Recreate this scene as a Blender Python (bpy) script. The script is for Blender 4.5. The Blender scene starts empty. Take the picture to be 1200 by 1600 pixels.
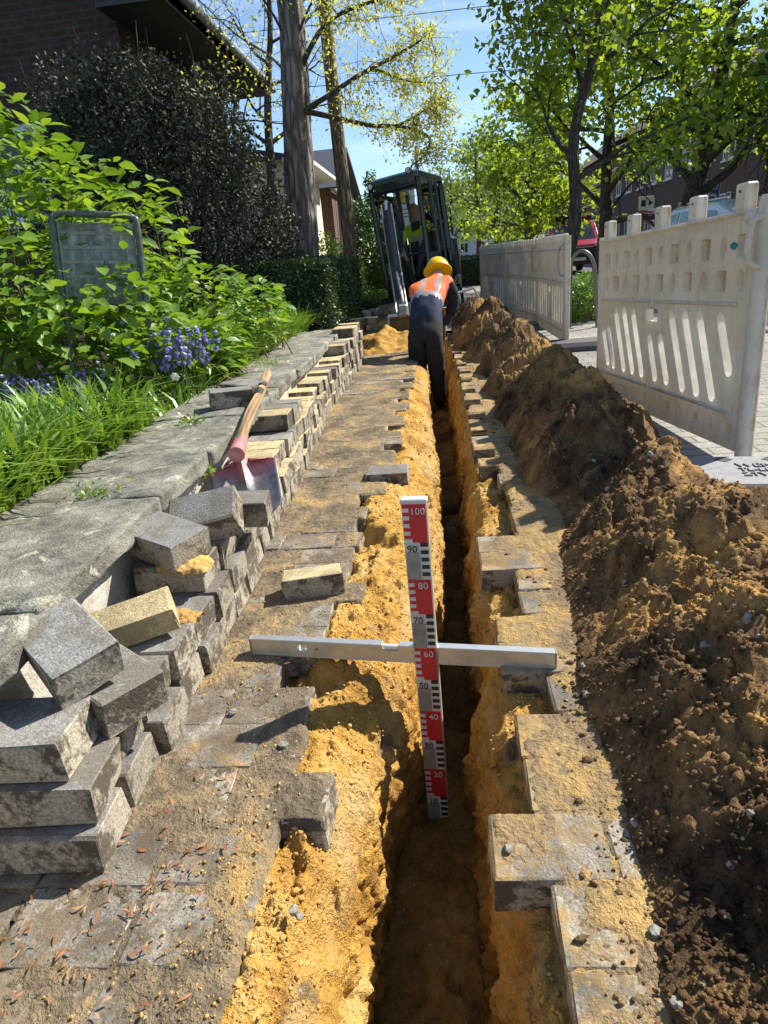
import bpy, bmesh, math, random
import numpy as np
from mathutils import Matrix, Vector, Euler, Quaternion
from mathutils.geometry import delaunay_2d_cdt

random.seed(7)
RNG = np.random.default_rng(11)
SC = bpy.context.scene
COL = SC.collection
R = math.radians

# ------------------------------------------------------------------ camera
cam_d = bpy.data.cameras.new('camera')
cam = bpy.data.objects.new('camera', cam_d)
COL.objects.link(cam)
cam_d.sensor_fit = 'VERTICAL'
cam_d.sensor_height = 36.0
cam_d.sensor_width = 27.0
cam_d.lens = 36.0 * 1000.0 / 1600.0
cam_d.clip_start = 0.02
cam_d.clip_end = 3000.0
CAMR = Matrix(((0.993365, 0.078746, -0.083816), (0.048896, 0.370462, 0.92756), (-0.104092, 0.925504, -0.364154)))          # rows: image right, image up, view direction
M3 = Matrix((CAMR[0], CAMR[1], -CAMR[2])).transposed()
cam.matrix_world = Matrix.Translation((0, 0, 0.935)) @ M3.to_4x4()
SC.camera = cam

# ------------------------------------------------------------------ sky, sun, exposure
SUN_AZ = R(54.0)      # from +Y towards +X
SUN_EL = R(43.0)
TOSUN = Vector((math.sin(SUN_AZ) * math.cos(SUN_EL), math.cos(SUN_AZ) * math.cos(SUN_EL), math.sin(SUN_EL)))
W = bpy.data.worlds.new('World')
SC.world = W
W.use_nodes = True
wn = W.node_tree.nodes
wl = W.node_tree.links
bg = wn['Background']
sky = wn.new('ShaderNodeTexSky')
sky.sky_type = 'NISHITA'
sky.sun_disc = False
sky.sun_elevation = SUN_EL
sky.sun_rotation = SUN_AZ
sky.altitude = 60
sky.air_density = 1.0
sky.dust_density = 0.15
sky.ozone_density = 4.0
# thin cirrus drawn over the whole sky dome
wtc = wn.new('ShaderNodeTexCoord')
wmap = wn.new('ShaderNodeMapping')
wmap.inputs['Scale'].default_value = (1.2, 3.2, 7.0)
wmap.inputs['Rotation'].default_value = (0.2, 0.3, 0.5)
wno = wn.new('ShaderNodeTexNoise')
wno.inputs['Scale'].default_value = 1.7
wno.inputs['Detail'].default_value = 7
wno.inputs['Roughness'].default_value = 0.62
wno.inputs['Distortion'].default_value = 0.5
wrp = wn.new('ShaderNodeValToRGB')
wrp.color_ramp.elements[0].position = 0.47
wrp.color_ramp.elements[0].color = (0, 0, 0, 1)
wrp.color_ramp.elements[1].position = 0.80
wrp.color_ramp.elements[1].color = (0.38, 0.38, 0.38, 1)
wmx = wn.new('ShaderNodeMix')
wmx.data_type = 'RGBA'
wmx.inputs['B'].default_value = (9.0, 9.4, 10.0, 1)
wl.new(wtc.outputs['Generated'], wmap.inputs['Vector'])
wl.new(wmap.outputs['Vector'], wno.inputs['Vector'])
wl.new(wno.outputs['Fac'], wrp.inputs['Fac'])
wl.new(wrp.outputs['Color'], wmx.inputs['Factor'])
wl.new(sky.outputs['Color'], wmx.inputs['A'])
wl.new(wmx.outputs['Result'], bg.inputs['Color'])
bg.inputs['Strength'].default_value = 0.10

sun_d = bpy.data.lights.new('sun', 'SUN')
sun_d.energy = 5.0
sun_d.angle = R(0.53)
sun_d.color = (1.0, 0.95, 0.86)
sun = bpy.data.objects.new('sun', sun_d)
COL.objects.link(sun)
sun.rotation_euler = (-TOSUN).to_track_quat('-Z', 'Y').to_euler()
sun.location = (20, 20, 20)

SC.view_settings.view_transform = 'Standard'
SC.view_settings.look = 'None'
SC.view_settings.gamma = 1.0
SC.view_settings.use_curve_mapping = False
SC.view_settings.exposure = 0.82
SC.render.engine = 'CYCLES'
SC.cycles.max_bounces = 8
SC.cycles.transparent_max_bounces = 12
SC.cycles.use_denoising = True

# ------------------------------------------------------------------ noise (numpy)
def _hash(ix, iy, iz, seed):
    h = (ix.astype(np.int64) * 374761393 + iy.astype(np.int64) * 668265263 + iz.astype(np.int64) * 2147483647 + seed * 974634777) & 0xffffffff
    h = ((h ^ (h >> 13)) * 1274126177) & 0xffffffff
    h = ((h ^ (h >> 16)) * 2246822519) & 0xffffffff
    h = h ^ (h >> 15)
    return (h & 0xffffff) / float(0xffffff)

def vnoise(P, seed=0):
    I = np.floor(P)
    f = P - I
    u = f * f * f * (f * (f * 6 - 15) + 10)
    I = I.astype(np.int64)
    out = 0
    for dx in (0, 1):
        wx = u[:, 0] if dx else 1 - u[:, 0]
        for dy in (0, 1):
            wy = u[:, 1] if dy else 1 - u[:, 1]
            for dz in (0, 1):
                wz = u[:, 2] if dz else 1 - u[:, 2]
                out = out + wx * wy * wz * _hash(I[:, 0] + dx, I[:, 1] + dy, I[:, 2] + dz, seed)
    return out * 2 - 1

def fbm(P, scale, octaves=4, gain=0.5, seed=0):
    a, s, t = 1.0, scale, 0.0
    out = np.zeros(len(P))
    for k in range(octaves):
        out += a * vnoise(P * s + k * 17.3, seed + k)
        t += a
        a *= gain
        s *= 2.03
    return out / t

def lumps(P, scale, seed=0):
    """F1 cell noise: rounded lumps (1 at a cell's centre, 0 at its rim)."""
    Q = P * scale
    I = np.floor(Q).astype(np.int64)
    best = np.full(len(P), 9.0)
    for dx in (-1, 0, 1):
        for dy in (-1, 0, 1):
            for dz in (-1, 0, 1):
                cx, cy, cz = I[:, 0] + dx, I[:, 1] + dy, I[:, 2] + dz
                px = cx + _hash(cx, cy, cz, seed)
                py = cy + _hash(cx, cy, cz, seed + 1)
                pz = cz + _hash(cx, cy, cz, seed + 2)
                d = (px - Q[:, 0]) ** 2 + (py - Q[:, 1]) ** 2 + (pz - Q[:, 2]) ** 2
                best = np.minimum(best, d)
    return np.clip(1 - best, 0, 1)

# ------------------------------------------------------------------ mesh helpers
def np_mesh(name, V, F):
    """Mesh from arrays: V (n,3), F (m,k) with one k, or a list of such arrays."""
    Fs = F if isinstance(F, list) else [F]
    Fs = [np.asarray(f, dtype=np.int32) for f in Fs if len(f)]
    V = np.asarray(V, dtype=np.float32)
    me = bpy.data.meshes.new(name)
    me.vertices.add(len(V))
    me.vertices.foreach_set('co', V.ravel())
    loops = np.concatenate([f.ravel() for f in Fs])
    tot = np.concatenate([np.full(len(f), f.shape[1], dtype=np.int32) for f in Fs])
    start = np.concatenate([[0], np.cumsum(tot)[:-1]]).astype(np.int32)
    me.loops.add(len(loops))
    me.loops.foreach_set('vertex_index', loops)
    me.polygons.add(len(tot))
    me.polygons.foreach_set('loop_start', start)
    me.polygons.foreach_set('loop_total', tot)
    me.update(calc_edges=True)
    return me

def smooth(me, on=True):
    me.polygons.foreach_set('use_smooth', np.full(len(me.polygons), on, dtype=bool))
    return me

def link(name, me, mats=None, parent=None):
    o = bpy.data.objects.new(name, me)
    COL.objects.link(o)
    if mats is not None and me is not None and len(me.materials) == 0:
        for m in (mats if isinstance(mats, (list, tuple)) else [mats]):
            me.materials.append(m)
    if parent is not None:
        o.parent = parent
    return o

def tag(o, label=None, cat=None, group=None, kind=None):
    if label: o['label'] = label
    if cat: o['category'] = cat
    if group: o['group'] = group
    if kind: o['kind'] = kind
    return o

def empty(name, loc=(0, 0, 0), rot=(0, 0, 0), label=None, cat=None, group=None):
    o = bpy.data.objects.new(name, None)
    o.empty_display_size = 0.1
    COL.objects.link(o)
    o.location = loc
    o.rotation_euler = rot
    return tag(o, label, cat, group)

def copy_tree(o, parent=None):
    c = o.copy()
    COL.objects.link(c)
    c.parent = parent
    for ch in list(o.children):
        copy_tree(ch, c)
    return c

class MB:
    """collects shapes of several materials into one mesh"""
    def __init__(s):
        s.v, s.f, s.m = [], [], []
    def raw(s, V, F, mi=0, M=None):
        b = len(s.v)
        for p in V:
            s.v.append(tuple(M @ Vector(p)) if M is not None else tuple(p))
        for f in F:
            s.f.append(tuple(i + b for i in f))
            s.m.append(mi)
        return s
    def box(s, c, d, rot=(0, 0, 0), mi=0, bev=0.0, M=None):
        h = [x / 2 for x in d]
        V, F = chamfer(h, min(bev, min(h) * .9)) if bev > 0 else cube(h)
        T = Matrix.Translation(c) @ Euler(rot).to_matrix().to_4x4()
        return s.raw(V, F, mi, (M @ T) if M is not None else T)
    def tube(s, pts, r, n=10, mi=0, cap=True, M=None):
        V, F = tube_vf(pts, r, n, cap)
        return s.raw(V, F, mi, M)
    def prism(s, poly, axis, a, b, mi=0, M=None):
        """poly in the two other axes, extruded along axis from a to b"""
        n = len(poly)
        def P(u, v, w):
            return {'x': (w, u, v), 'y': (u, w, v), 'z': (u, v, w)}[axis]
        V = [P(u, v, a) for u, v in poly] + [P(u, v, b) for u, v in poly]
        F = [tuple(range(n)), tuple(range(2 * n - 1, n - 1, -1))]
        F += [(i, i + n, (i + 1) % n + n, (i + 1) % n) for i in range(n)]
        return s.raw(V, F, mi, M)
    def lathe(s, prof, n=16, mi=0, M=None):
        V, F = [], []
        for r, z in prof:
            for k in range(n):
                a = 2 * math.pi * k / n
                V.append((r * math.cos(a), r * math.sin(a), z))
        for j in range(len(prof) - 1):
            for k in range(n):
                F.append((j * n + k, j * n + (k + 1) % n, (j + 1) * n + (k + 1) % n, (j + 1) * n + k))
        F.append(tuple(range(n - 1, -1, -1)))
        F.append(tuple((len(prof) - 1) * n + k for k in range(n)))
        return s.raw(V, F, mi, M)
    def mesh(s, name, sm=False, fix=True):
        me = bpy.data.meshes.new(name)
        me.from_pydata(s.v, [], s.f)
        me.polygons.foreach_set('material_index', s.m)
        if fix:
            bm = bmesh.new(); bm.from_mesh(me)
            bmesh.ops.recalc_face_normals(bm, faces=bm.faces)
            bm.to_mesh(me); bm.free()
        if sm:
            smooth(me)
            try:
                me.set_sharp_from_angle(angle=R(40))
            except Exception:
                pass
        me.update()
        return me
    def build(s, name, mats, parent=None, sm=False, fix=True):
        return link(name, s.mesh(name, sm, fix), mats, parent)

def cube(h):
    V = [(x * h[0], y * h[1], z * h[2]) for x in (-1, 1) for y in (-1, 1) for z in (-1, 1)]
    return V, [(0, 1, 3, 2), (4, 6, 7, 5), (0, 4, 5, 1), (2, 3, 7, 6), (0, 2, 6, 4), (1, 5, 7, 3)]

def chamfer(h, b):
    V, ix = [], {}
    for sx in (-1, 1):
        for sy in (-1, 1):
            for sz in (-1, 1):
                for ax in range(3):
                    p = [sx * h[0], sy * h[1], sz * h[2]]
                    for k in range(3):
                        if k != ax:
                            p[k] -= (sx, sy, sz)[k] * b
                    ix[(sx, sy, sz, ax)] = len(V)
                    V.append(tuple(p))
    F = []
    S = (-1, 1)
    for ax in range(3):
        o1, o2 = [(1, 2), (0, 2), (0, 1)][ax]
        for s in S:
            q = []
            for a, c in ((-1, -1), (1, -1), (1, 1), (-1, 1)):
                k = [0, 0, 0]; k[ax] = s; k[o1] = a; k[o2] = c
                q.append(ix[(k[0], k[1], k[2], ax)])
            F.append(tuple(q))
    for ax in range(3):                     # edges along ax
        o1, o2 = [(1, 2), (0, 2), (0, 1)][ax]
        for a in S:
            for c in S:
                q = []
                for s, f in ((-1, o1), (1, o1), (1, o2), (-1, o2)):
                    k = [0, 0, 0]; k[ax] = s; k[o1] = a; k[o2] = c
                    q.append(ix[(k[0], k[1], k[2], f)])
                F.append(tuple(q))
    for sx in S:
        for sy in S:
            for sz in S:
                F.append(tuple(ix[(sx, sy, sz, a)] for a in range(3)))
    return V, F

def tube_vf(pts, r, n=8, cap=True):
    pts = [Vector(p) for p in pts]
    rr = r if isinstance(r, (list, tuple, np.ndarray)) else [r] * len(pts)
    V, F = [], []
    t0 = (pts[1] - pts[0]).normalized()
    u = t0.orthogonal().normalized()
    for i, p in enumerate(pts):
        t = (pts[min(i + 1, len(pts) - 1)] - pts[max(i - 1, 0)]).normalized()
        u = (u - t * u.dot(t))
        u = u.normalized() if u.length > 1e-6 else t.orthogonal().normalized()
        w = t.cross(u)
        for k in range(n):
            a = 2 * math.pi * k / n
            q = p + (u * math.cos(a) + w * math.sin(a)) * rr[i]
            V.append(tuple(q))
    for i in range(len(pts) - 1):
        for k in range(n):
            F.append((i * n + k, i * n + (k + 1) % n, (i + 1) * n + (k + 1) % n, (i + 1) * n + k))
    if cap:
        F.append(tuple(range(n - 1, -1, -1)))
        F.append(tuple((len(pts) - 1) * n + k for k in range(n)))
    return V, F

def arc(pts, n=8):
    """Catmull-Rom through pts"""
    P = [Vector(p) for p in pts]
    P = [P[0] * 2 - P[1]] + P + [P[-1] * 2 - P[-2]]
    out = []
    for i in range(1, len(P) - 2):
        for k in range(n):
            t = k / n
            a, b, c, d = P[i - 1], P[i], P[i + 1], P[i + 2]
            out.append(0.5 * ((2 * b) + (c - a) * t + (2 * a - 5 * b + 4 * c - d) * t * t + (3 * b - a - 3 * c + d) * t ** 3))
    out.append(P[-2])
    return out

def panel_vf(outline, holes, pockets, t, back_holes=None):
    """flat plate in x,z (front at y=0, back at y=t) with through holes (flared to back_holes) and blind pockets (loop, depth) on the front"""
    back_holes = back_holes or holes
    def inside(p, L):
        c = False
        for i in range(len(L)):
            x1, y1 = L[i]; x2, y2 = L[i - 1]
            if (y1 > p[1]) != (y2 > p[1]) and p[0] < (x2 - x1) * (p[1] - y1) / (y2 - y1) + x1:
                c = not c
        return c
    V, F = [], []
    for y, hl_, extra in ((0, holes, [p for p, _ in pockets]), (t, back_holes, [])):
        pts, edges = [], []
        for L in [outline] + hl_ + extra:
            b = len(pts)
            pts += [Vector(p) for p in L]
            edges += [(b + i, b + (i + 1) % len(L)) for i in range(len(L))]
        res = delaunay_2d_cdt(pts, edges, [], 1, 1e-6)
        P, T = res[0], res[2]
        b = len(V)
        V += [(p.x, y, p.y) for p in P]
        for tri in T:
            c = (P[tri[0]] + P[tri[1]] + P[tri[2]]) / 3
            if not inside(c, outline) or any(inside(c, h) for h in hl_ + extra):
                continue
            F.append(tuple(b + i for i in (tri if y == 0 else tri[::-1])))
    panel_vf.inner = []
    for li, (L, Lb_) in enumerate(zip([outline] + holes, [outline] + back_holes)):
        b = len(V)
        V += [(x, 0, z) for x, z in L] + [(x, t, z) for x, z in Lb_]
        m = len(L)
        if li: panel_vf.inner += list(range(len(F), len(F) + m))
        F += [(b + i, b + (i + 1) % m, b + m + (i + 1) % m, b + m + i) for i in range(m)]
    for L, d in pockets:
        b = len(V)
        m = len(L)
        cx = sum(p[0] for p in L) / m; cz = sum(p[1] for p in L) / m
        V += [(x, 0, z) for x, z in L] + [(cx + (x - cx) * .82, d, cz + (z - cz) * .82) for x, z in L]
        F += [(b + i, b + (i + 1) % m, b + m + (i + 1) % m, b + m + i) for i in range(m)]
        F.append(tuple(b + m + i for i in range(m)))
    return V, F

def text_obj(name, body, size, mat, parent, loc, rot, depth=0.002, align='CENTER', sx=1.0):
    cu = bpy.data.curves.new(name, 'FONT')
    cu.body = body; cu.size = size; cu.extrude = depth
    cu.align_x = align; cu.align_y = 'CENTER'
    cu.resolution_u = 3
    o = bpy.data.objects.new(name, cu)
    COL.objects.link(o)
    dg = bpy.context.evaluated_depsgraph_get()
    me = bpy.data.meshes.new_from_object(o.evaluated_get(dg))
    bpy.data.objects.remove(o)
    me.name = name
    me.materials.clear()
    p = link(name, me, mat, parent)
    p.location = loc; p.rotation_euler = rot; p.scale = (sx, 1, 1)
    return p

# ------------------------------------------------------------------ materials
class NT:
    def __init__(s, name):
        s.mat = bpy.data.materials.new(name)
        s.mat.use_nodes = True
        s.t = s.mat.node_tree
        s.bsdf = s.t.nodes['Principled BSDF']
        s.out = s.t.nodes['Material Output']
        s._tc = None
    def n(s, typ, **kw):
        nd = s.t.nodes.new(typ)
        for k, v in kw.items():
            if k.startswith('_'):
                setattr(nd, k[1:], v)
                continue
            key = k.replace('__', ' ')
            sock = nd.inputs[int(key[1:])] if key[0] == 'i' and key[1:].isdigit() else nd.inputs[key]
            if isinstance(v, bpy.types.NodeSocket):
                s.t.links.new(v, sock)
            else:
                sock.default_value = v
        return nd
    def tc(s, out='Object'):
        if s._tc is None:
            s._tc = s.t.nodes.new('ShaderNodeTexCoord')
        return s._tc.outputs[out]
    def pos(s, jitter=0.0, scale=(1, 1, 1)):
        """object coordinates, shifted by the object's random number"""
        p = s.tc('Object')
        if jitter:
            oi = s.n('ShaderNodeObjectInfo')
            mu = s.n('ShaderNodeMath', _operation='MULTIPLY', i0=oi.outputs['Random'], i1=jitter)
            p = s.n('ShaderNodeVectorMath', _operation='ADD', i0=p, i1=s.n('ShaderNodeCombineXYZ', X=mu.outputs[0], Y=mu.outputs[0], Z=mu.outputs[0]).outputs[0]).outputs[0]
        if scale != (1, 1, 1):
            p = s.n('ShaderNodeVectorMath', _operation='MULTIPLY', i0=p, i1=scale).outputs[0]
        return p
    def noise(s, vec, scale, detail=4, rough=0.55, dist=0.0):
        return s.n('ShaderNodeTexNoise', Vector=vec, Scale=scale, Detail=detail, Roughness=rough, Distortion=dist).outputs['Fac']
    def ramp(s, fac, stops, interp='LINEAR'):
        nd = s.n('ShaderNodeValToRGB', Fac=fac)
        cr = nd.color_ramp
        cr.interpolation = interp
        while len(cr.elements) < len(stops):
            cr.elements.new(0.5)
        for e, (p, c) in zip(cr.elements, stops):
            e.position = p
            e.color = (*c, 1) if len(c) == 3 else c
        return nd.outputs['Color']
    def mix(s, fac, a, b, blend='MIX'):
        nd = s.n('ShaderNodeMix', _data_type='RGBA', _blend_type=blend)
        for sock, v in (('Factor', fac), ('A', a), ('B', b)):
            i = nd.inputs[sock] if sock == 'Factor' else [x for x in nd.inputs if x.name == sock and x.type == 'RGBA'][0]
            if isinstance(v, bpy.types.NodeSocket):
                s.t.links.new(v, i)
            else:
                i.default_value = v if not isinstance(v, tuple) else ((*v, 1) if len(v) == 3 else v)
        return [x for x in nd.outputs if x.type == 'RGBA'][0]
    def math(s, op, a, b=0.0, clamp=False):
        nd = s.n('ShaderNodeMath', _operation=op, i0=a, i1=b)
        nd.use_clamp = clamp
        return nd.outputs[0]
    def set(s, color=None, rough=None, bump=None, bstr=0.3, bdist=0.01, **kw):
        for key, v in (('Base Color', color), ('Roughness', rough)):
            if v is None: continue
            if isinstance(v, bpy.types.NodeSocket):
                s.t.links.new(v, s.bsdf.inputs[key])
            else:
                s.bsdf.inputs[key].default_value = (*v, 1) if isinstance(v, tuple) and len(v) == 3 else v
        for k, v in kw.items():
            s.bsdf.inputs[k.replace('__', ' ')].default_value = v
        if bump is not None:
            b = s.n('ShaderNodeBump', Height=bump, Strength=bstr, Distance=bdist)
            s.t.links.new(b.outputs[0], s.bsdf.inputs['Normal'])
        return s.mat
    def rnd(s):
        return s.n('ShaderNodeObjectInfo').outputs['Random']

def plain(name, c, rough=0.6, metal=0.0, var=0.25, sc=8.0, bump=0.0, spec=0.5, coat=0.0):
    t = NT(name)
    p = t.pos(7.0)
    f = t.noise(p, sc, 5, 0.6)
    col = t.ramp(f, [(0.25, tuple(x * (1 - var) for x in c)), (0.75, tuple(min(1, x * (1 + var)) for x in c))])
    t.set(col, rough, f if bump else None, bump or .1, 0.005, Metallic=metal)
    t.bsdf.inputs['Specular IOR Level'].default_value = spec
    t.bsdf.inputs['Coat Weight'].default_value = coat
    return t.mat

def m_concrete(name, c, dirt, dirt_amt=0.5, sand=None, sand_lo=0.56, world=False):
    t = NT(name)
    p = t.pos(9.0)
    wp = t.n('ShaderNodeNewGeometry').outputs['Position']
    grain = t.noise(p, 210, 3, 0.7)
    fine = t.noise(p, 75, 4, 0.7)
    big = t.noise(p, 11, 7, 0.7, .5)
    col = t.ramp(grain, [(0.3, tuple(x * .50 for x in c)), (0.5, c), (0.66, tuple(min(1, x * 1.35) for x in c)), (0.74, tuple(min(1, x * 2.3) for x in c))])
    tint = t.math('ADD', t.math('MULTIPLY', t.rnd(), .45), .76)
    col = t.mix(1.0, col, t.n('ShaderNodeCombineColor', Red=tint, Green=tint, Blue=tint).outputs[0], 'MULTIPLY')
    d = t.ramp(t.math('ADD', big, t.math('MULTIPLY', fine, .35)), [(0.635, (0, 0, 0)), (0.735, (dirt_amt,) * 3)])
    col = t.mix(d, col, dirt)
    if sand is not None:
        w1 = t.noise(wp, 2.6, 6, 0.62, .4)
        w2 = t.noise(wp, 34, 5, 0.7)
        m = t.math('ADD', w1, t.math('MULTIPLY', w2, .36))
        sm = t.ramp(m, [(sand_lo + .16, (0, 0, 0)), (sand_lo + .25, (.92, .92, .92))])
        sc = t.ramp(t.noise(wp, 60, 3, .6), [(.3, tuple(x * .62 for x in sand)), (.7, sand)])
        # only what lies flat collects sand
        nz = t.n('ShaderNodeSeparateXYZ', Vector=t.n('ShaderNodeNewGeometry').outputs['Normal']).outputs['Z']
        up = t.ramp(nz, [(.5, (0, 0, 0)), (.8, (1, 1, 1))])
        col = t.mix(t.mix(1.0, sm, up, 'MULTIPLY'), col, sc)
        dk = t.ramp(t.noise(wp, 6.5, 7, .68, .6), [(.42, (.55, .53, .5)), (.58, (1.08, 1.05, 1.0))])
        col = t.mix(1.0, col, dk, 'MULTIPLY')
        t.set(col, .92, t.math('ADD', t.math('ADD', grain, fine), t.math('MULTIPLY', m, 2.5)), .65, .0045)
    else:
        t.set(col, .92, t.math('ADD', t.math('MULTIPLY', grain, .8), t.math('ADD', fine, big)), .6, .005)
    return t.mat

def m_soil(name, stops, sc=5.0, speck=True, bstr=.9, strata=False, bdist=.012):
    t = NT(name)
    wp = t.n('ShaderNodeNewGeometry').outputs['Position']
    big = t.noise(wp, sc, 6, .62, .6)
    mid = t.noise(wp, sc * 6, 5, .65)
    fin = t.noise(wp, 120, 4, .7)
    f = t.math('ADD', t.math('MULTIPLY', big, .62), t.math('ADD', t.math('MULTIPLY', mid, .26), t.math('MULTIPLY', fin, .12)))
    col = t.ramp(f, stops)
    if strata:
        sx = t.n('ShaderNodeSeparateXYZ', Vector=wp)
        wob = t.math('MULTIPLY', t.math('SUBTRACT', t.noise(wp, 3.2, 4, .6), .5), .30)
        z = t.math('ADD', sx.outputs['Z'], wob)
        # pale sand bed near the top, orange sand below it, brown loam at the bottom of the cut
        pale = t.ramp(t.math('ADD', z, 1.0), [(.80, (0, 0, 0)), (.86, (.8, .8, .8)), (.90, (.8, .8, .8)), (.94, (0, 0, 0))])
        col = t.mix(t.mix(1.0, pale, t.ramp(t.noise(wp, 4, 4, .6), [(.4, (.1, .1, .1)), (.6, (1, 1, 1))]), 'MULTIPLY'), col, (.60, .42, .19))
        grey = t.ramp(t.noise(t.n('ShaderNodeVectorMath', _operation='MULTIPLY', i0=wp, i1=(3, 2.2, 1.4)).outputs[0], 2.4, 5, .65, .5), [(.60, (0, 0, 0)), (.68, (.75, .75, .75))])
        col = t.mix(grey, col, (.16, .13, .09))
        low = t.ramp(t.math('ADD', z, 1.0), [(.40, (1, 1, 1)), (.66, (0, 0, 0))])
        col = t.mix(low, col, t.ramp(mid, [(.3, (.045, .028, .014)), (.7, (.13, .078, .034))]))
    if speck:
        vo = t.n('ShaderNodeTexVoronoi', Vector=wp, Scale=95)
        vr = t.n('ShaderNodeSeparateXYZ', Vector=vo.outputs['Color'])
        st = t.ramp(vr.outputs['X'], [(.93, (0, 0, 0)), (.95, (.75, .75, .75))], 'LINEAR')
        st2 = t.ramp(vo.outputs['Distance'], [(.20, (1, 1, 1)), (.32, (0, 0, 0))])
        col = t.mix(t.mix(1.0, st, st2, 'MULTIPLY'), col, (.50, .45, .36))
    h = t.math('ADD', t.math('MULTIPLY', mid, 1.2), t.math('ADD', t.math('MULTIPLY', fin, .9), t.noise(wp, 45, 4, .7)))
    t.set(col, .97, h, bstr, bdist)
    t.bsdf.inputs['Specular IOR Level'].default_value = .15
    return t.mat

def m_leaf(name, stops, trans=0.45, rough=.45, gloss=.06, tint=(1.25, 1.15, .45)):
    t = NT(name)
    geo = t.n('ShaderNodeNewGeometry')
    f = t.n('ShaderNodeMath', _operation='ADD', i0=t.math('MULTIPLY', geo.outputs['Random Per Island'], .6), i1=t.math('MULTIPLY', t.noise(geo.outputs['Position'], 1.7, 3, .6), .6)).outputs[0]
    col = t.ramp(f, stops)
    df = t.n('ShaderNodeBsdfDiffuse', Color=col)
    tr = t.n('ShaderNodeBsdfTranslucent', Color=t.mix(1.0, col, tint, 'MULTIPLY'))
    gl = t.n('ShaderNodeBsdfGlossy', Color=(.9, .95, .9, 1), Roughness=rough)
    a = t.n('ShaderNodeMixShader', Fac=trans, i1=df.outputs[0], i2=tr.outputs[0])
    b = t.n('ShaderNodeMixShader', Fac=gloss, i1=a.outputs[0], i2=gl.outputs[0])
    t.t.links.new(b.outputs[0], t.out.inputs['Surface'])
    return t.mat

def m_glass(name, tint=(.985, .997, .99), refl=.03):
    t = NT(name)
    fr = t.n('ShaderNodeFresnel', IOR=1.5)
    tr = t.n('ShaderNodeBsdfTransparent', Color=(*tint, 1))
    gl = t.n('ShaderNodeBsdfGlossy', Color=(1, 1, 1, 1), Roughness=.02)
    mx = t.n('ShaderNodeMixShader', Fac=t.math('ADD', fr.outputs[0], refl * .3), i1=tr.outputs[0], i2=gl.outputs[0])
    t.t.links.new(mx.outputs[0], t.out.inputs['Surface'])
    return t.mat

def m_bark(name, c, sc=5.0):
    t = NT(name)
    p = t.pos(5.0, (1, 1, .16))
    v = t.n('ShaderNodeTexVoronoi', Vector=t.n('ShaderNodeVectorMath', _operation='ADD', i0=p, i1=t.n('ShaderNodeVectorMath', _operation='MULTIPLY', i0=t.n('ShaderNodeTexNoise', Vector=p, Scale=sc * 2).outputs['Color'], i1=(.12, .12, .12)).outputs[0]).outputs[0], Scale=sc * 4, _feature='DISTANCE_TO_EDGE')
    f = t.noise(p, sc * 5, 6, .65)
    h = t.math('ADD', t.math('MINIMUM', t.math('MULTIPLY', v.outputs['Distance'], 3.0), 1.0), t.math('MULTIPLY', f, .7))
    col = t.ramp(h, [(.25, tuple(x * .30 for x in c)), (.75, c), (1.0, tuple(min(1, x * 1.5) for x in c))])
    return t.set(col, .95, h, 1.0, .02)

def m_brickwall(name, c1, c2, mortar, scale=1.0):
    t = NT(name)
    # bricks laid by height and run along the wall
    geo = t.n('ShaderNodeNewGeometry')
    s = t.n('ShaderNodeSeparateXYZ', Vector=geo.outputs['Position'])
    uv = t.n('ShaderNodeCombineXYZ', X=t.math('ADD', s.outputs['X'], s.outputs['Y']), Y=s.outputs['Z'])
    b = t.n('ShaderNodeTexBrick', Vector=uv.outputs[0], Scale=scale, Color1=(*c1, 1), Color2=(*c2, 1), Mortar=(*mortar, 1))
    b.inputs['Mortar Size'].default_value = .012
    b.inputs['Brick Width'].default_value = .25
    b.inputs['Row Height'].default_value = .075
    b.inputs['Bias'].default_value = 0.0
    f = t.noise(geo.outputs['Position'], 9, 5, .6)
    col = t.mix(1.0, b.outputs['Color'], t.ramp(f, [(.3, (.7, .7, .7)), (.7, (1.2, 1.2, 1.2))]), 'MULTIPLY')
    return t.set(col, .9, b.outputs['Fac'], -.5, .01)

def m_slot_lit_plastic():  # whiter copy of the panel plastic; sunlit slot walls put into the colour
    t = NT('slot_lit_white_plastic')
    p = t.pos(6.0)
    col = t.ramp(t.noise(p, 9, 5, .6), [(.35, (.70, .66, .57)), (.6, (.88, .87, .83))])
    t.set(col, .4)
    tr = t.n('ShaderNodeBsdfTranslucent', Color=col)
    mx = t.n('ShaderNodeMixShader', Fac=.65, i1=t.bsdf.outputs[0], i2=tr.outputs[0])
    t.t.links.new(mx.outputs[0], t.out.inputs['Surface'])
    return t.mat

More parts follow.
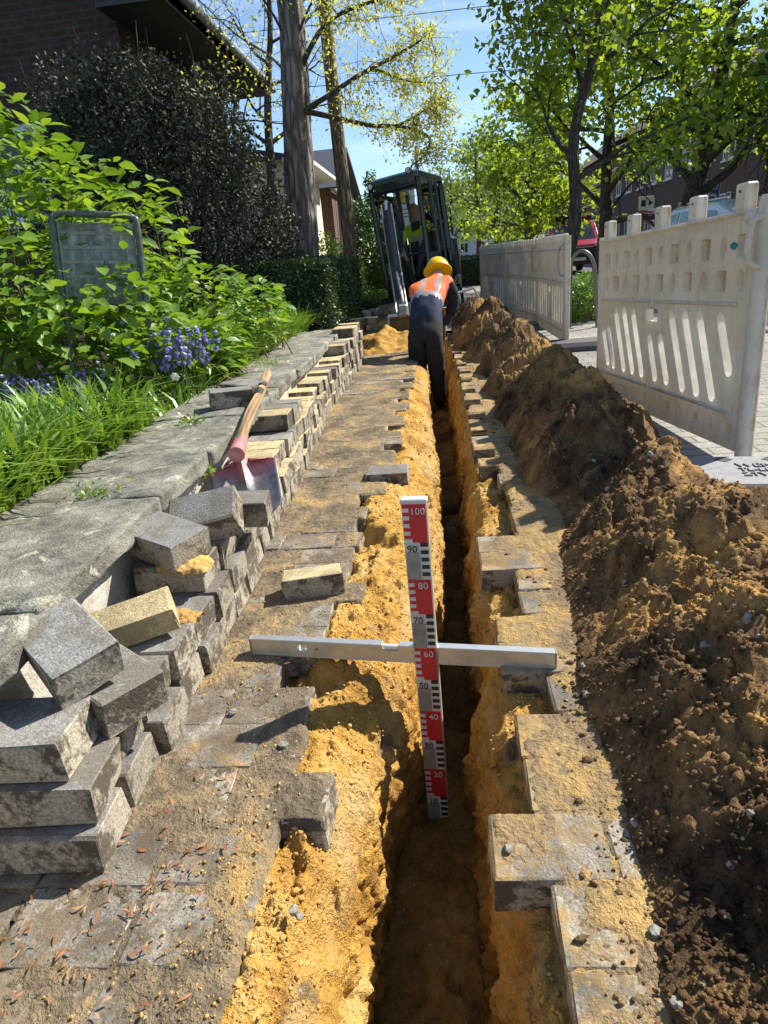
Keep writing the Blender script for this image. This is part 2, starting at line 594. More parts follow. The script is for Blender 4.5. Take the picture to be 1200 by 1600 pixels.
def m_barrier():
    t = NT('dirty_white_plastic')
    wp = t.pos(6.0)
    big = t.noise(wp, 2.2, 6, .65, .5)
    f2 = t.noise(wp, 22, 6, .7)
    st = t.noise(t.n('ShaderNodeVectorMath', _operation='MULTIPLY', i0=wp, i1=(9, 9, 1.1)).outputs[0], 2.0, 5, .7)
    col = t.ramp(big, [(.32, (.58, .52, .40)), (.6, (.76, .72, .63))])
    col = t.mix(t.ramp(f2, [(.52, (0, 0, 0)), (.75, (.55, .55, .55))]), col, (.42, .35, .24))
    col = t.mix(t.ramp(st, [(.54, (0, 0, 0)), (.72, (.7, .7, .7))]), col, (.36, .29, .19))
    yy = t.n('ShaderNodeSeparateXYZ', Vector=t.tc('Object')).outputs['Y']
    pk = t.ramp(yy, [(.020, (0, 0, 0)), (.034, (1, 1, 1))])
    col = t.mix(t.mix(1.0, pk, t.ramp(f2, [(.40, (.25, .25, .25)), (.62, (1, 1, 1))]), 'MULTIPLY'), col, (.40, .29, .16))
    scr = t.noise(t.n('ShaderNodeVectorMath', _operation='MULTIPLY', i0=wp, i1=(1.2, 1.2, 1)).outputs[0], 6, 7, .75, 1.5)
    col = t.mix(t.ramp(scr, [(.67, (0, 0, 0)), (.70, (.85, .85, .85))]), col, (.08, .065, .05))
    geo = t.n('ShaderNodeNewGeometry')
    t.set(col, .5, f2, .12, .004)
    # thin moulded plastic lets some daylight through
    tr = t.n('ShaderNodeBsdfTranslucent', Color=t.mix(.5, col, (.85, .80, .68)))
    mx = t.n('ShaderNodeMixShader', Fac=.20, i1=t.bsdf.outputs[0], i2=tr.outputs[0])
    t.t.links.new(mx.outputs[0], t.out.inputs['Surface'])
    return t.mat

def m_stonecap():
    t = NT('weathered_sandstone')
    p = t.pos(11.0)
    a = t.noise(p, 6, 7, .65, .3)
    b = t.noise(p, 40, 5, .7)
    g = t.noise(p, 150, 3, .7)
    f = t.math('ADD', t.math('MULTIPLY', a, .55), t.math('ADD', t.math('MULTIPLY', b, .3), t.math('MULTIPLY', g, .15)))
    col = t.ramp(f, [(.37, (.075, .070, .056)), (.48, (.19, .178, .142)), (.60, (.34, .325, .265))])
    li = t.noise(p, 9, 8, .72, 1.2)
    col = t.mix(t.ramp(li, [(.57, (0, 0, 0)), (.62, (.75, .75, .75))]), col, (.52, .50, .38))
    dk = t.noise(p, 3, 5, .7, .8)
    col = t.mix(t.ramp(dk, [(.56, (0, 0, 0)), (.70, (.75, .75, .75))]), col, (.075, .068, .052))
    return t.set(col, .95, t.math('ADD', t.math('ADD', a, b), g), .8, .01)

def m_shovel():
    t = NT('worn_red_paint_on_steel')
    p = t.pos()
    z = t.n('ShaderNodeSeparateXYZ', Vector=p).outputs['Z']
    f = t.math('ADD', z, t.math('MULTIPLY', t.math('SUBTRACT', t.noise(p, 14, 6, .65), .5), .16))
    m = t.ramp(t.math('ADD', f, .5), [(.39, (0, 0, 0)), (.44, (.9, .9, .9))])
    steel = t.ramp(t.noise(p, 30, 5, .7), [(.3, (.16, .155, .15)), (.7, (.42, .40, .38))])
    red = t.ramp(t.noise(p, 18, 5, .7), [(.35, (.42, .13, .13)), (.7, (.66, .26, .26))])
    t.set(t.mix(m, steel, red), .45, t.noise(p, 60, 4, .6), .15, .003)
    t.t.links.new(t.math('MULTIPLY', t.math('SUBTRACT', 1.0, m), .65), t.bsdf.inputs['Metallic'])
    return t.mat

def m_asphalt(name, c, pav=False):
    t = NT(name)
    wp = t.n('ShaderNodeNewGeometry').outputs['Position']
    g = t.noise(wp, 90, 3, .7)
    b = t.noise(wp, 1.2, 6, .6)
    col = t.mix(1.0, t.ramp(g, [(.3, tuple(x * .7 for x in c)), (.7, tuple(x * 1.3 for x in c))]), t.ramp(b, [(.3, (.75, .75, .75)), (.7, (1.2, 1.2, 1.15))]), 'MULTIPLY')
    if pav:
        br = t.n('ShaderNodeTexBrick', Vector=wp, Scale=1.0, Color1=(1, 1, 1, 1), Color2=(.8, .8, .8, 1), Mortar=(.42, .40, .36, 1))
        br.inputs['Mortar Size'].default_value = .006
        br.inputs['Brick Width'].default_value = .2
        br.inputs['Row Height'].default_value = .1
        col = t.mix(1.0, col, br.outputs['Color'], 'MULTIPLY')
        return t.set(col, .92, t.math('SUBTRACT', g, br.outputs['Fac']), .4, .006)
    return t.set(col, .9, g, .4, .004)

def m_board():
    t = NT('weathered_grey_board')
    p = t.pos()
    st = t.noise(t.n('ShaderNodeVectorMath', _operation='MULTIPLY', i0=p, i1=(30, 30, 3)).outputs[0], 1.0, 6, .7)
    b = t.noise(p, 14, 6, .65)
    col = t.ramp(t.math('ADD', t.math('MULTIPLY', st, .6), t.math('MULTIPLY', b, .4)), [(.35, (.07, .075, .065)), (.52, (.20, .205, .185)), (.66, (.50, .50, .47))])
    return t.set(col, .7, b, .3, .003)

SAND = (.60, .33, .075)
M = dict(
    paver_top=m_concrete('grey_concrete_face', (.225, .215, .195), (.13, .105, .07), .6),
    paver_side=m_concrete('sandy_concrete_side', (.36, .315, .235), (.085, .066, .044), .95),
    paver_base=m_concrete('ochre_paver_underside', (.56, .45, .24), (.25, .20, .12), .6),
    laid_left=m_concrete('laid_concrete_with_grit', (.27, .25, .215), (.20, .155, .10), .9, (.46, .30, .12), .58),
    laid_right=m_concrete('laid_concrete_with_sand', (.31, .285, .235), (.32, .235, .125), .9, (.50, .33, .13), .47),
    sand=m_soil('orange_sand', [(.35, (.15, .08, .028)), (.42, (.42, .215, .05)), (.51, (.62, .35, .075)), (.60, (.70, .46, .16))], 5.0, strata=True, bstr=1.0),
    heap=m_soil('dark_spoil_soil', [(.39, (.040, .025, .014)), (.45, (.11, .066, .033)), (.52, (.24, .142, .062)), (.59, (.46, .265, .088))], 2.4),
    crumb_sand=m_soil('sand_crumb', [(.34, (.26, .15, .05)), (.5, (.55, .33, .10)), (.62, (.66, .44, .17))], 7.0, False, .4),
    crumb_soil=m_soil('soil_crumb', [(.38, (.05, .032, .018)), (.48, (.16, .10, .05)), (.58, (.45, .29, .12))], 16.0, False, .6),
    dirt=m_soil('trodden_dirt', [(.36, (.085, .068, .047)), (.47, (.19, .15, .10)), (.54, (.30, .225, .13)), (.62, (.50, .32, .12))], 4.5, True, .9),
    dirt_sand=m_soil('trodden_sand', [(.36, (.15, .11, .07)), (.46, (.30, .215, .12)), (.54, (.46, .30, .115)), (.62, (.56, .37, .14))], 4.5, True, .9),
    stone=plain('pale_stone', (.27, .25, .21), .85, var=.45, sc=1.5, bump=.4),
    cap=m_stonecap(),
    plaster=m_concrete('pale_wall_render', (.62, .575, .485), (.36, .31, .23), .5),
    barrier=m_barrier(),
    barrier_slot_lit=m_slot_lit_plastic(),
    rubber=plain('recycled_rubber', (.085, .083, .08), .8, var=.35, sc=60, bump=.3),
    rubber_lit=plain('sunlit_grey_rubber', (.24, .24, .235), .75, var=.25, sc=40, bump=.3),  # lighter copy of the rubber, sunlight put into its grey
    alu=plain('brushed_aluminium', (.74, .73, .69), .38, .85, .10, 60),
    alu_dirty=plain('scuffed_aluminium_face', (.60, .56, .46), .45, .55, .2, 25),
    white=plain('dull_white_print', (.60, .57, .50), .6, var=.12, sc=20),
    staff_grey=plain('worn_grey_staff_face', (.27, .25, .205), .6, var=.35, sc=40),
    red=plain('red_print', (.52, .022, .028), .5, var=.15, sc=25),
    black=plain('black_print', (.02, .02, .02), .6, var=.2),
    wood=m_bark('worn_ash_wood', (.50, .32, .16), 2.0),
    shovel=m_shovel(),
    steel=plain('grey_machine_steel', (.34, .33, .31), .5, .5, .35, 18),
    steel_worn=plain('worn_bright_steel', (.62, .58, .52), .35, .8, .2, 25),
    cab_paint=plain('dark_green_black_paint', (.018, .028, .026), .35, .0, .3, 6, coat=.4),
    cab_roof=plain('dull_green_roof_paint', (.05, .085, .075), .4, .0, .25, 9),
    machine_white=plain('dusty_white_machine_paint', (.55, .53, .48), .45, 0, .25, 12),
    hose=plain('black_hose', (.014, .014, .015), .5),
    glass=m_glass('cab_glass'),
    win=plain('dark_window_glass', (.03, .036, .04), .06, 0, .3, 2),
    lens=plain('lamp_lens', (.8, .8, .78), .15),
    lamp_red=plain('signal_lens', (.5, .05, .03), .25),
    hivis_or=plain('orange_high_visibility_cloth', (.92, .16, .03), .75, var=.12, sc=12, bump=.3),
    hivis_ye=plain('yellow_high_visibility_cloth', (.50, .78, .02), .75, var=.12, sc=12, bump=.3),
    reflect=plain('grey_reflective_tape', (.36, .35, .33), .4, var=.2, sc=30),
    tape_tan=plain('beige_reflective_tape', (.55, .45, .30), .45, var=.1),
    navy=plain('navy_cloth', (.020, .026, .062), .85, var=.3, sc=15, bump=.3),
    black_cloth=plain('black_work_cloth', (.020, .019, .020), .9, var=.35, sc=12, bump=.4),
    skin=plain('skin', (.42, .23, .15), .55, var=.1, sc=30),
    hair=plain('short_dark_grey_hair', (.07, .06, .055), .8),
    glove=plain('dark_work_glove', (.03, .03, .032), .8),
    helmet=plain('yellow_helmet_plastic', (.90, .58, .0), .3, var=.05, coat=.3),
    bark=m_bark('grey_brown_bark', (.17, .145, .125), 3.2),
    bark_dark=m_bark('dark_street_tree_bark', (.085, .07, .055), 6.0),
    pole=m_bark('weathered_pole_wood', (.21, .155, .095), 5.0),
    twig=plain('dry_brown_twig', (.20, .14, .085), .9, var=.35, sc=20),
    leaf_big=m_leaf('broad_shrub_leaf', [(.15, (.065, .145, .015)), (.5, (.14, .26, .024)), (.85, (.26, .40, .05))], .48, .4, .07),
    leaf_dark=m_leaf('dark_evergreen_leaf', [(.15, (.016, .022, .012)), (.5, (.038, .046, .024)), (.85, (.075, .080, .045))], .14, .6, .05),
    leaf_maple=m_leaf('street_tree_leaf', [(.15, (.09, .15, .015)), (.5, (.19, .29, .03)), (.85, (.33, .44, .06))], .62, .5, .03),
    leaf_pale=m_leaf('pale_spring_leaf', [(.15, (.08, .15, .03)), (.5, (.15, .24, .055)), (.85, (.24, .33, .09))], .5, .5, .04),
    leaf_yellow=m_leaf('yellow_green_young_leaf', [(.15, (.40, .41, .05)), (.5, (.58, .57, .09)), (.85, (.72, .69, .20))], .5, .5, .04, (1.15, 1.15, .6)),
    leaf_hedge=m_leaf('clipped_hedge_leaf', [(.15, (.016, .034, .008)), (.5, (.036, .07, .015)), (.85, (.075, .125, .025))], .25, .4, .06),
    leaf_ivy=m_leaf('bright_climber_leaf', [(.15, (.05, .12, .015)), (.5, (.11, .22, .025)), (.85, (.19, .32, .04))], .45, .45, .05),
    grass=m_leaf('long_bright_grass', [(.15, (.07, .15, .014)), (.5, (.16, .30, .025)), (.85, (.30, .43, .07))], .45, .4, .06, (1.2, 1.1, .5)),
    bluebell=m_leaf('violet_blue_petal', [(.15, (.17, .16, .40)), (.85, (.34, .32, .60))], .35, .5, .03, (1, 1, 1.1)),
    litter=m_leaf('red_brown_catkin', [(.15, (.16, .045, .018)), (.5, (.30, .11, .045)), (.85, (.46, .27, .13))], .1, .6, .02, (1, 1, 1)),
    bed=m_soil('garden_soil', [(.38, (.02, .016, .01)), (.6, (.07, .055, .03))], 4.0, False),
    pavement_far=m_asphalt('pale_paving', (.30, .285, .255), True),
    asphalt=m_asphalt('street_asphalt', (.075, .075, .078)),
    brick_dark=m_brickwall('dark_red_brick', (.065, .030, .020), (.05, .024, .017), (.06, .05, .042)),
    brick_row=m_brickwall('brown_red_brick', (.15, .058, .040), (.11, .045, .034), (.13, .10, .085)),
    cream=plain('cream_render', (.78, .70, .48), .9, var=.08, sc=3),
    pale_wall=plain('pale_grey_render', (.60, .59, .56), .9, var=.08, sc=3),
    slate=plain('dark_slate', (.05, .055, .065), .6, var=.3, sc=14, bump=.3),
    tile=plain('brown_roof_tile', (.10, .055, .04), .8, var=.35, sc=12, bump=.4),
    eave=plain('dark_green_painted_timber', (.03, .04, .035), .6),
    gutter=plain('grey_zinc_gutter', (.28, .30, .30), .5, .3),
    frame_w=plain('white_window_frame', (.72, .71, .68), .5, var=.06),
    car_red=plain('red_car_paint', (.42, .02, .025), .25, 0, .05, 3, coat=.7),
    car_silver=plain('silver_blue_car_paint', (.42, .47, .53), .28, .3, .05, 3, coat=.6),
    car_dark=plain('dark_car_paint', (.03, .035, .045), .25, 0, .05, 3, coat=.6),
    plastic_blk=plain('black_bumper_plastic', (.015, .015, .016), .5),
    tyre=plain('tyre_rubber', (.018, .018, .018), .85),
    sign_blue=plain('blue_sign_face', (.012, .07, .32), .4, var=.05),
    sign_white=plain('white_sign_face', (.84, .85, .82), .4, var=.05),
    sign_green=plain('green_ring_print', (.05, .22, .12), .4, var=.05),
    sign_yellow=plain('yellow_disc_print', (.85, .62, .05), .4, var=.05),
    sign_pink=plain('faded_red_print', (.50, .14, .18), .5, var=.05),
    print_grey=plain('grey_print', (.20, .25, .23), .6),
    teal=plain('teal_spray_paint', (.02, .20, .25), .5, var=.3, sc=15),
    board=m_board(),
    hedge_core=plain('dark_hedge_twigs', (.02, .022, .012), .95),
    tube_green=plain('weathered_steel_tube', (.12, .13, .11), .4, .4, .4, 30),
    wire=plain('overhead_wire', (.03, .03, .03), .6),
)

# ------------------------------------------------------------------ the trench
def itp(y, ys, vs):
    return np.interp(y, ys, vs)
def lipL(y): return itp(y, [.3, .9, 1.15, 1.45, 1.9, 2.5, 3.4, 4.6, 6.3, 9], [-.20, -.20, -.19, -.125, -.07, -.055, -.065, -.12, -.17, -.21])
def lipR(y): return itp(y, [.3, .7, 1.2, 1.9, 2.6, 3.2, 5, 6.5, 9], [.075, .07, .075, .085, .11, .12, .115, .08, .04])
def lipZ(y): return itp(y, [.3, .95, 1.35, 9], [-.21, -.21, -.115, -.10])
def botL(y): return lipL(y) + .0
def botR(y): return itp(y, [.3, 1.1, 2.5, 4, 7, 9], [.03, .025, .045, .06, .02, -.01])
FLOOR = -.515
T_END = 8.3           # trench ends under the excavator bucket

rows = [-.6]
while rows[-1] < 9.3:
    d = math.hypot(rows[-1] if rows[-1] > .45 else .45 + (.45 - rows[-1]) * 3, .9)
    rows.append(rows[-1] + d * .0038)
YS = np.array(rows)
nl, nw, nf, nr = 58, 104, 36, 92
def sheet_cols(y):
    """cross-section at y: arrays of x,z and outward normals (nx,nz)"""
    LL, LR, bL, bR = lipL(y), lipR(y), botL(y), botR(y)
    fl = FLOOR if y < T_END else FLOOR + min(1, (y - T_END) / .5) * .50
    xs, zs, nx, nz = [], [], [], []
    x0 = -.98
    a = np.concatenate([np.linspace(x0, -.46, 4, endpoint=False), np.linspace(-.46, LL - .02, nl)])
    t = np.clip((a + .40) / max(.05, (LL + .40)), 0, 1)
    lz = float(lipZ(y)); dp = -.088 - lz
    z = -.088 + .060 * np.clip(t / .18, 0, 1) - (dp + .060) * np.clip((t - .38) / .62, 0, 1) ** 1.35
    xs.append(a); zs.append(z); nx.append(np.zeros_like(a)); nz.append(np.ones_like(a))
    t = np.linspace(0, 1, nw)
    xs.append(LL + (bL - LL) * t - .02 * (1 - t) ** 8); zs.append(lz - .004 + (fl - lz + .004) * t); nx.append(np.ones_like(t)); nz.append(np.where(t < .08, 1 - t / .08, 0))
    t = np.linspace(0, 1, nf + 2)[1:-1]
    xs.append(bL + (bR - bL) * t); zs.append(np.full_like(t, fl)); nx.append(np.zeros_like(t)); nz.append(np.ones_like(t))
    t = np.linspace(0, 1, nr)
    xs.append(bR + (LR - bR) * t ** .8 + .02 * t ** 8); zs.append(fl + (-.10 - fl) * t); nx.append(-np.ones_like(t)); nz.append(np.where(t > .92, (t - .92) / .08, 0))
    a = np.concatenate([np.linspace(LR + .022, .30, 34, endpoint=False), np.linspace(.30, 1.7, 6)])
    z = np.where(a < .30, -.085 + .018 * np.sin(np.pi * np.clip((a - LR) / (.28 - LR), 0, 1)), -.085)
    xs.append(a); zs.append(z); nx.append(np.zeros_like(a)); nz.append(np.ones_like(a))
    return [np.concatenate(q) for q in (xs, zs, nx, nz)]
G = [sheet_cols(y) for y in YS]
NX = len(G[0][0])
P = np.zeros((len(YS), NX, 3)); N = np.zeros_like(P)
for i, y in enumerate(YS):
    P[i, :, 0] = G[i][0]; P[i, :, 1] = y; P[i, :, 2] = G[i][1]
    N[i, :, 0] = G[i][2]; N[i, :, 2] = G[i][3]
P = P.reshape(-1, 3); N = N.reshape(-1, 3)
N /= np.maximum(1e-6, np.linalg.norm(N, axis=1, keepdims=True))
wall = np.abs(N[:, 0]) > .6
Q = P * np.array([1, 1, .8])
d = .030 * fbm(Q, 3.6, 4, .55, 3) + .026 * np.abs(fbm(Q, 9, 4, .55, 9)) * -1 + .008 * fbm(P, 60, 3, .6, 5)
d += .018 * (lumps(P, 22, 40) - .4) + .010 * (lumps(P, 48, 42) - .4) + .006 * (lumps(P, 90, 44) - .4)
d -= .055 * np.clip(fbm(P, 5.5, 4, .55, 21) - .12, 0, 1) * 2            # broken-out hollows
d += np.where(wall, .030 * fbm(P * np.array([1, 1, .3]), 7, 4, .6, 25) - .02 * np.abs(fbm(P * np.array([1, 1, .4]), 16, 3, .6, 27)), 0)
# undisturbed under the paving and the heap
flat = (P[:, 0] < -.43) | (P[:, 0] > .31)
d = np.where(flat, 0, d)
d = np.where(wall, np.where(N[:, 0] > 0, d * .85, d * 1.25), d)
fl_m = (P[:, 2] < FLOOR + .02)
d = np.where(fl_m & ~wall, d * .9 + .015 * fbm(P, 8, 3, .5, 31), d)
# sand heaped over the ledge on the left in front of the camera
lg = (P[:, 0] > -.42) & (P[:, 0] < -.16) & (P[:, 2] > -.2)
d = d + np.where(lg, .030 * np.clip(fbm(P, 4.2, 3, .5, 77) + .25, 0, 1), 0)
P2 = P + N * d[:, None]
P2[:, 2] = np.where((~wall) & (P[:, 2] > -.3), np.minimum(P2[:, 2], -.006), P2[:, 2])
idx = np.arange(len(YS) * NX).reshape(len(YS), NX)
F = np.stack([idx[:-1, :-1], idx[:-1, 1:], idx[1:, 1:], idx[1:, :-1]], -1).reshape(-1, 4)
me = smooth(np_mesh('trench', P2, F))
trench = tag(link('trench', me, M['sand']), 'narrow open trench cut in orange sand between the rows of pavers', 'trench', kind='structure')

# ------------------------------------------------------------------ surrounding ground
def quad_obj(name, x0, x1, y0, y1, z, mat, kind='structure', label=None):
    me = np_mesh(name, [(x0, y0, z), (x1, y0, z), (x1, y1, z), (x0, y1, z)], np.array([[0, 1, 2, 3]]))
    return tag(link(name, me, mat), label, None, None, kind)
mb = MB()
B = 1500
hx0, hx1, hy0, hy1 = -.97, 1.69, -.59, 9.28
xsb = [-B, hx0, hx1, B]; ysb = [-B, hy0, hy1, B]
for i in range(3):
    for j in range(3):
        if i == 1 and j == 1: continue
        mb.raw([(xsb[i], ysb[j], -.20), (xsb[i + 1], ysb[j], -.20), (xsb[i + 1], ysb[j + 1], -.20), (xsb[i], ysb[j + 1], -.20)], [(0, 1, 2, 3)])
tag(mb.build('ground', M['bed'], fix=False), 'dark ground reaching to the horizon', kind='structure')
# walkway on the right of the heap and beyond the trench end
mb = MB()
for x0, x1, y0, y1 in ((.95, 3.05, -.6, 60), (-.95, .95, 8.9, 60)):
    mb.raw([(x0, y0, -.004), (x1, y0, -.004), (x1, y1, -.004), (x0, y1, -.004)], [(0, 1, 2, 3)])
tag(mb.build('walkway', M['pavement_far'], fix=False), 'pale paved walkway beside the fence panels', kind='structure')
mb = MB()
for k in range(40):
    mb.box((3.12, -1 + 1.0 * k + .5, -.08), (.13, .985, .20), bev=.012)
tag(mb.build('kerb', M['paver_top']), 'row of grey kerb stones along the street', kind='structure')
quad_obj('road', 3.18, 11.0, -40, 400, -.115, M['asphalt'], label='grey asphalt street with parked vehicles')
quad_obj('far_pavement', 11.0, 14.5, -40, 400, -.02, M['pavement_far'], label='paved strip in front of the brick row')
# raised garden bed behind the wall
xs = np.linspace(-14, -1.05, 60); ys = np.linspace(-1, 30, 120)
gx, gy = np.meshgrid(xs, ys)
gp = np.stack([gx.ravel(), gy.ravel(), np.zeros(gx.size)], 1)
gp[:, 2] = .27 + .05 * fbm(gp, 1.2, 4, .5, 60) + .04 * np.clip(-gp[:, 0] - 1.2, 0, 4)
gp[:, 2] = np.where((gp[:, 0] > -1.3) & (gp[:, 1] > 6.8), 0.02, gp[:, 2])
ii = np.arange(gx.size).reshape(gx.shape)
F = np.stack([ii[:-1, :-1], ii[:-1, 1:], ii[1:, 1:], ii[1:, :-1]], -1).reshape(-1, 4)
tag(link('garden_bed', smooth(np_mesh('garden_bed', gp, F)), M['bed']), 'dark soil of the raised front garden', kind='structure')

# ------------------------------------------------------------------ laid pavers
PL, PW, PT = .196, .1315, .078
def paver_mesh(name, L, Wd, T, seed, mats):
    rg = random.Random(seed)
    V, F = chamfer((L / 2, Wd / 2, T / 2), .0032)
    V = [(x + rg.uniform(-1, 1) * .0024, y + rg.uniform(-1, 1) * .0024, z + rg.uniform(-1, 1) * .0020) for x, y, z in V]
    for c in range(8):                      # knocked-off corners
        if rg.random() < .4:
            k_ = rg.uniform(.004, .013)
            for j in range(3):
                x, y, z = V[c * 3 + j]
                V[c * 3 + j] = (x - math.copysign(k_ * rg.uniform(.5, 1), x), y - math.copysign(k_ * rg.uniform(.5, 1), y), z - math.copysign(k_ * .5, z))
    mb = MB().raw(V, F)
    me = mb.mesh(name)
    for m in mats: me.materials.append(m)
    for p in me.polygons:
        n = p.normal
        p.material_index = 0 if n.z > .5 else (2 if n.z < -.5 else 1) if len(mats) > 2 else (0 if n.z > .5 else 1)
    return me
LAIDL = [paver_mesh('paver', PL, PW, PT, k, [M['laid_left'], M['paver_side']]) for k in range(5)]
LAIDR = [paver_mesh('paver', PL, PW, PT, k, [M['laid_right'], M['paver_side']]) for k in range(5)]
HALFL = [paver_mesh('paver', PL * .48, PW, PT, k, [M['laid_left'], M['paver_side']]) for k in range(3)]
HALFR = [paver_mesh('paver', PL * .48, PW, PT, k, [M['laid_right'], M['paver_side']]) for k in range(3)]
PIT = .1335
pav_l = empty('pavement', (-.6, 3, 0), label='strip of gritty grey pavers left of the trench with a toothed edge', cat='pavement')
pav_l['kind'] = 'structure'
pav_r = empty('pavement', (.25, 3, 0), label='strip of sand covered pavers between the trench and the soil heap', cat='pavement')
pav_r['kind'] = 'structure'
for p in (pav_l, pav_r):
    if 'category' in p: del p['category']
rg = random.Random(3)
def lay(me, x, y, parent, z=0.0, extra=0.0):
    o = link('paver', me, None, parent)
    o.location = (x - parent.location.x, y - parent.location.y, z - PT / 2 + rg.uniform(-.0035, .0025))
    o.rotation_euler = (rg.uniform(-1, 1) * .012, rg.uniform(-1, 1) * .012, rg.uniform(-1, 1) * .010 + extra)
    return o
leftRows = []
leftE = {0: -.34, 1: -.34, 2: -.34, 3: -.34, 4: -.34, 5: -.255, 6: -.335, 7: -.345, 8: -.45, 9: -.36, 10: -.36, 11: -.275, 12: -.345, 13: -.345, 14: -.33, 15: -.37, 16: -.34, 17: -.39}
k = -4
y = .19 - 4 * PIT
row = -4
while y < 8.6:
    yc = y + PIT / 2
    e = leftE.get(row, None)
    if e is None:
        e = -.34 if row < 0 else (-.345 if row % 3 == 2 else -.255)
        e += itp(yc, [2.5, 4, 6, 8.6], [-.02, .0, .0, -.05]) + rg.uniform(-.012, .012)
    leftRows.append((y, e))
    x = e - PL / 2
    wallx = -.80 - .028 * (yc - 1)
    first = True
    if row % 2 == 0 and row > 0 and rg.random() < .3:
        lay(rg.choice(HALFL), e - PL * .24, yc, pav_l); x = e - PL * .48 - .003 - PL / 2
    while x - PL / 2 > wallx - .16:
        lay(rg.choice(LAIDL), x, yc, pav_l)
        x -= PL + .0018
    y += PIT; row += 1
rightE = [(.74 - 4 * PIT, .125), (.74 - 3 * PIT, .125), (.74 - 2 * PIT, .128), (.74 - PIT, .128), (.745, .038), (.88, .118), (1.015, .115), (1.15, .205), (1.285, .10), (1.42, .10), (1.555, .185), (1.69, .185), (1.825, .085), (1.96, .085), (2.095, .22), (2.23, .22), (2.365, .235), (2.50, .235), (2.64, .215), (2.775, .225)]
rowR = [(y0, e) for y0, e in rightE]
y0 = 2.91; k = 0
while y0 < 8.5:
    b = float(itp(y0, [2.9, 4, 6, 8.5], [.135, .14, .12, .06]))
    rowR.append((y0, b + (.085 if k % 3 == 1 else 0) + rg.uniform(-.012, .012)))
    y0 += PIT; k += 1
y0 = .74 - 5 * PIT
while y0 > -.6:
    rowR.append((y0, .125)); y0 -= PIT
for y0, e in rowR:
    yc = y0 + PIT / 2
    x = e + PL / 2
    n = 0
    while x - PL / 2 < .36 and n < 3:
        ex = 0.0
        lay(rg.choice(LAIDR), x, yc, pav_r, extra=ex)
        x += PL + .0018; n += 1

# ------------------------------------------------------------------ dirt trodden over the pavers and into their joints
def film(name, x0, x1, y0, y1, rows_, side, hfun, mat, label, parent):
    ys = [y0]
    while ys[-1] < y1: ys.append(ys[-1] + .0042 * math.hypot(max(ys[-1], .5), .8))
    ys = np.array(ys); xs = np.arange(x0, x1, .0055)
    gx, gy = np.meshgrid(xs, ys)
    Pf = np.stack([gx.ravel(), gy.ravel(), np.zeros(gx.size)], 1)
    rr = sorted(rows_); r0 = np.array([r[0] for r in rr]); re_ = np.array([r[1] for r in rr])
    e = re_[np.clip(np.searchsorted(r0, Pf[:, 1]) - 1, 0, len(rr) - 1)]
    e2 = re_[np.clip(np.searchsorted(r0, Pf[:, 1] + .006) - 1, 0, len(rr) - 1)]; e3 = re_[np.clip(np.searchsorted(r0, Pf[:, 1] - .006) - 1, 0, len(rr) - 1)]
    if side < 0: ins = np.minimum(np.minimum(e, e2), e3) - Pf[:, 0]
    else: ins = Pf[:, 0] - np.maximum(np.maximum(e, e2), e3)
    z = hfun(Pf)
    z = np.where(ins > .003, z - .006 * np.clip(1 - ins / .02, 0, 1), -.03)
    Pf[:, 2] = z
    ii = np.arange(gx.size).reshape(gx.shape)
    F = np.stack([ii[:-1, :-1], ii[:-1, 1:], ii[1:, 1:], ii[1:, :-1]], -1).reshape(-1, 4)
    F = F[(Pf[F, 2].max(1) > -.008)]
    o = link(name, smooth(np_mesh(name, Pf - np.array(parent.location), F)), mat, parent)
    o['kind'] = 'stuff'
    return o
def hl(P):
    clean = np.clip((.90 - P[:, 1]) / .22, 0, 1) * np.clip((-.37 - P[:, 0]) / .10, 0, 1)
    h = -.0025 + .014 * fbm(P, 3.4, 5, .6, 901) + .0035 * (lumps(P, 75, 905) - .45) + .0022 * fbm(P, 120, 2, .6, 909)
    h += .006 * np.clip(fbm(P, 1.3, 2, .5, 915) + .1, -.3, 1) + .004 * np.clip((P[:, 1] - 1.0) / 2, 0, 1)
    return h - .010 * clean
def hr(P):
    h = .0008 + .014 * fbm(P, 4.0, 5, .6, 951) + .004 * (lumps(P, 70, 955) - .45) + .0024 * fbm(P, 120, 2, .6, 959)
    return h + .012 * np.clip((P[:, 0] - .22) / .14, 0, 1)
film('trodden_dirt', -.90, -.24, .30, 7.5, leftRows, -1, hl, M['dirt'], None, pav_l)
film('trodden_sand', .03, .42, .30, 6.5, rowR, 1, hr, M['dirt_sand'], None, pav_r)

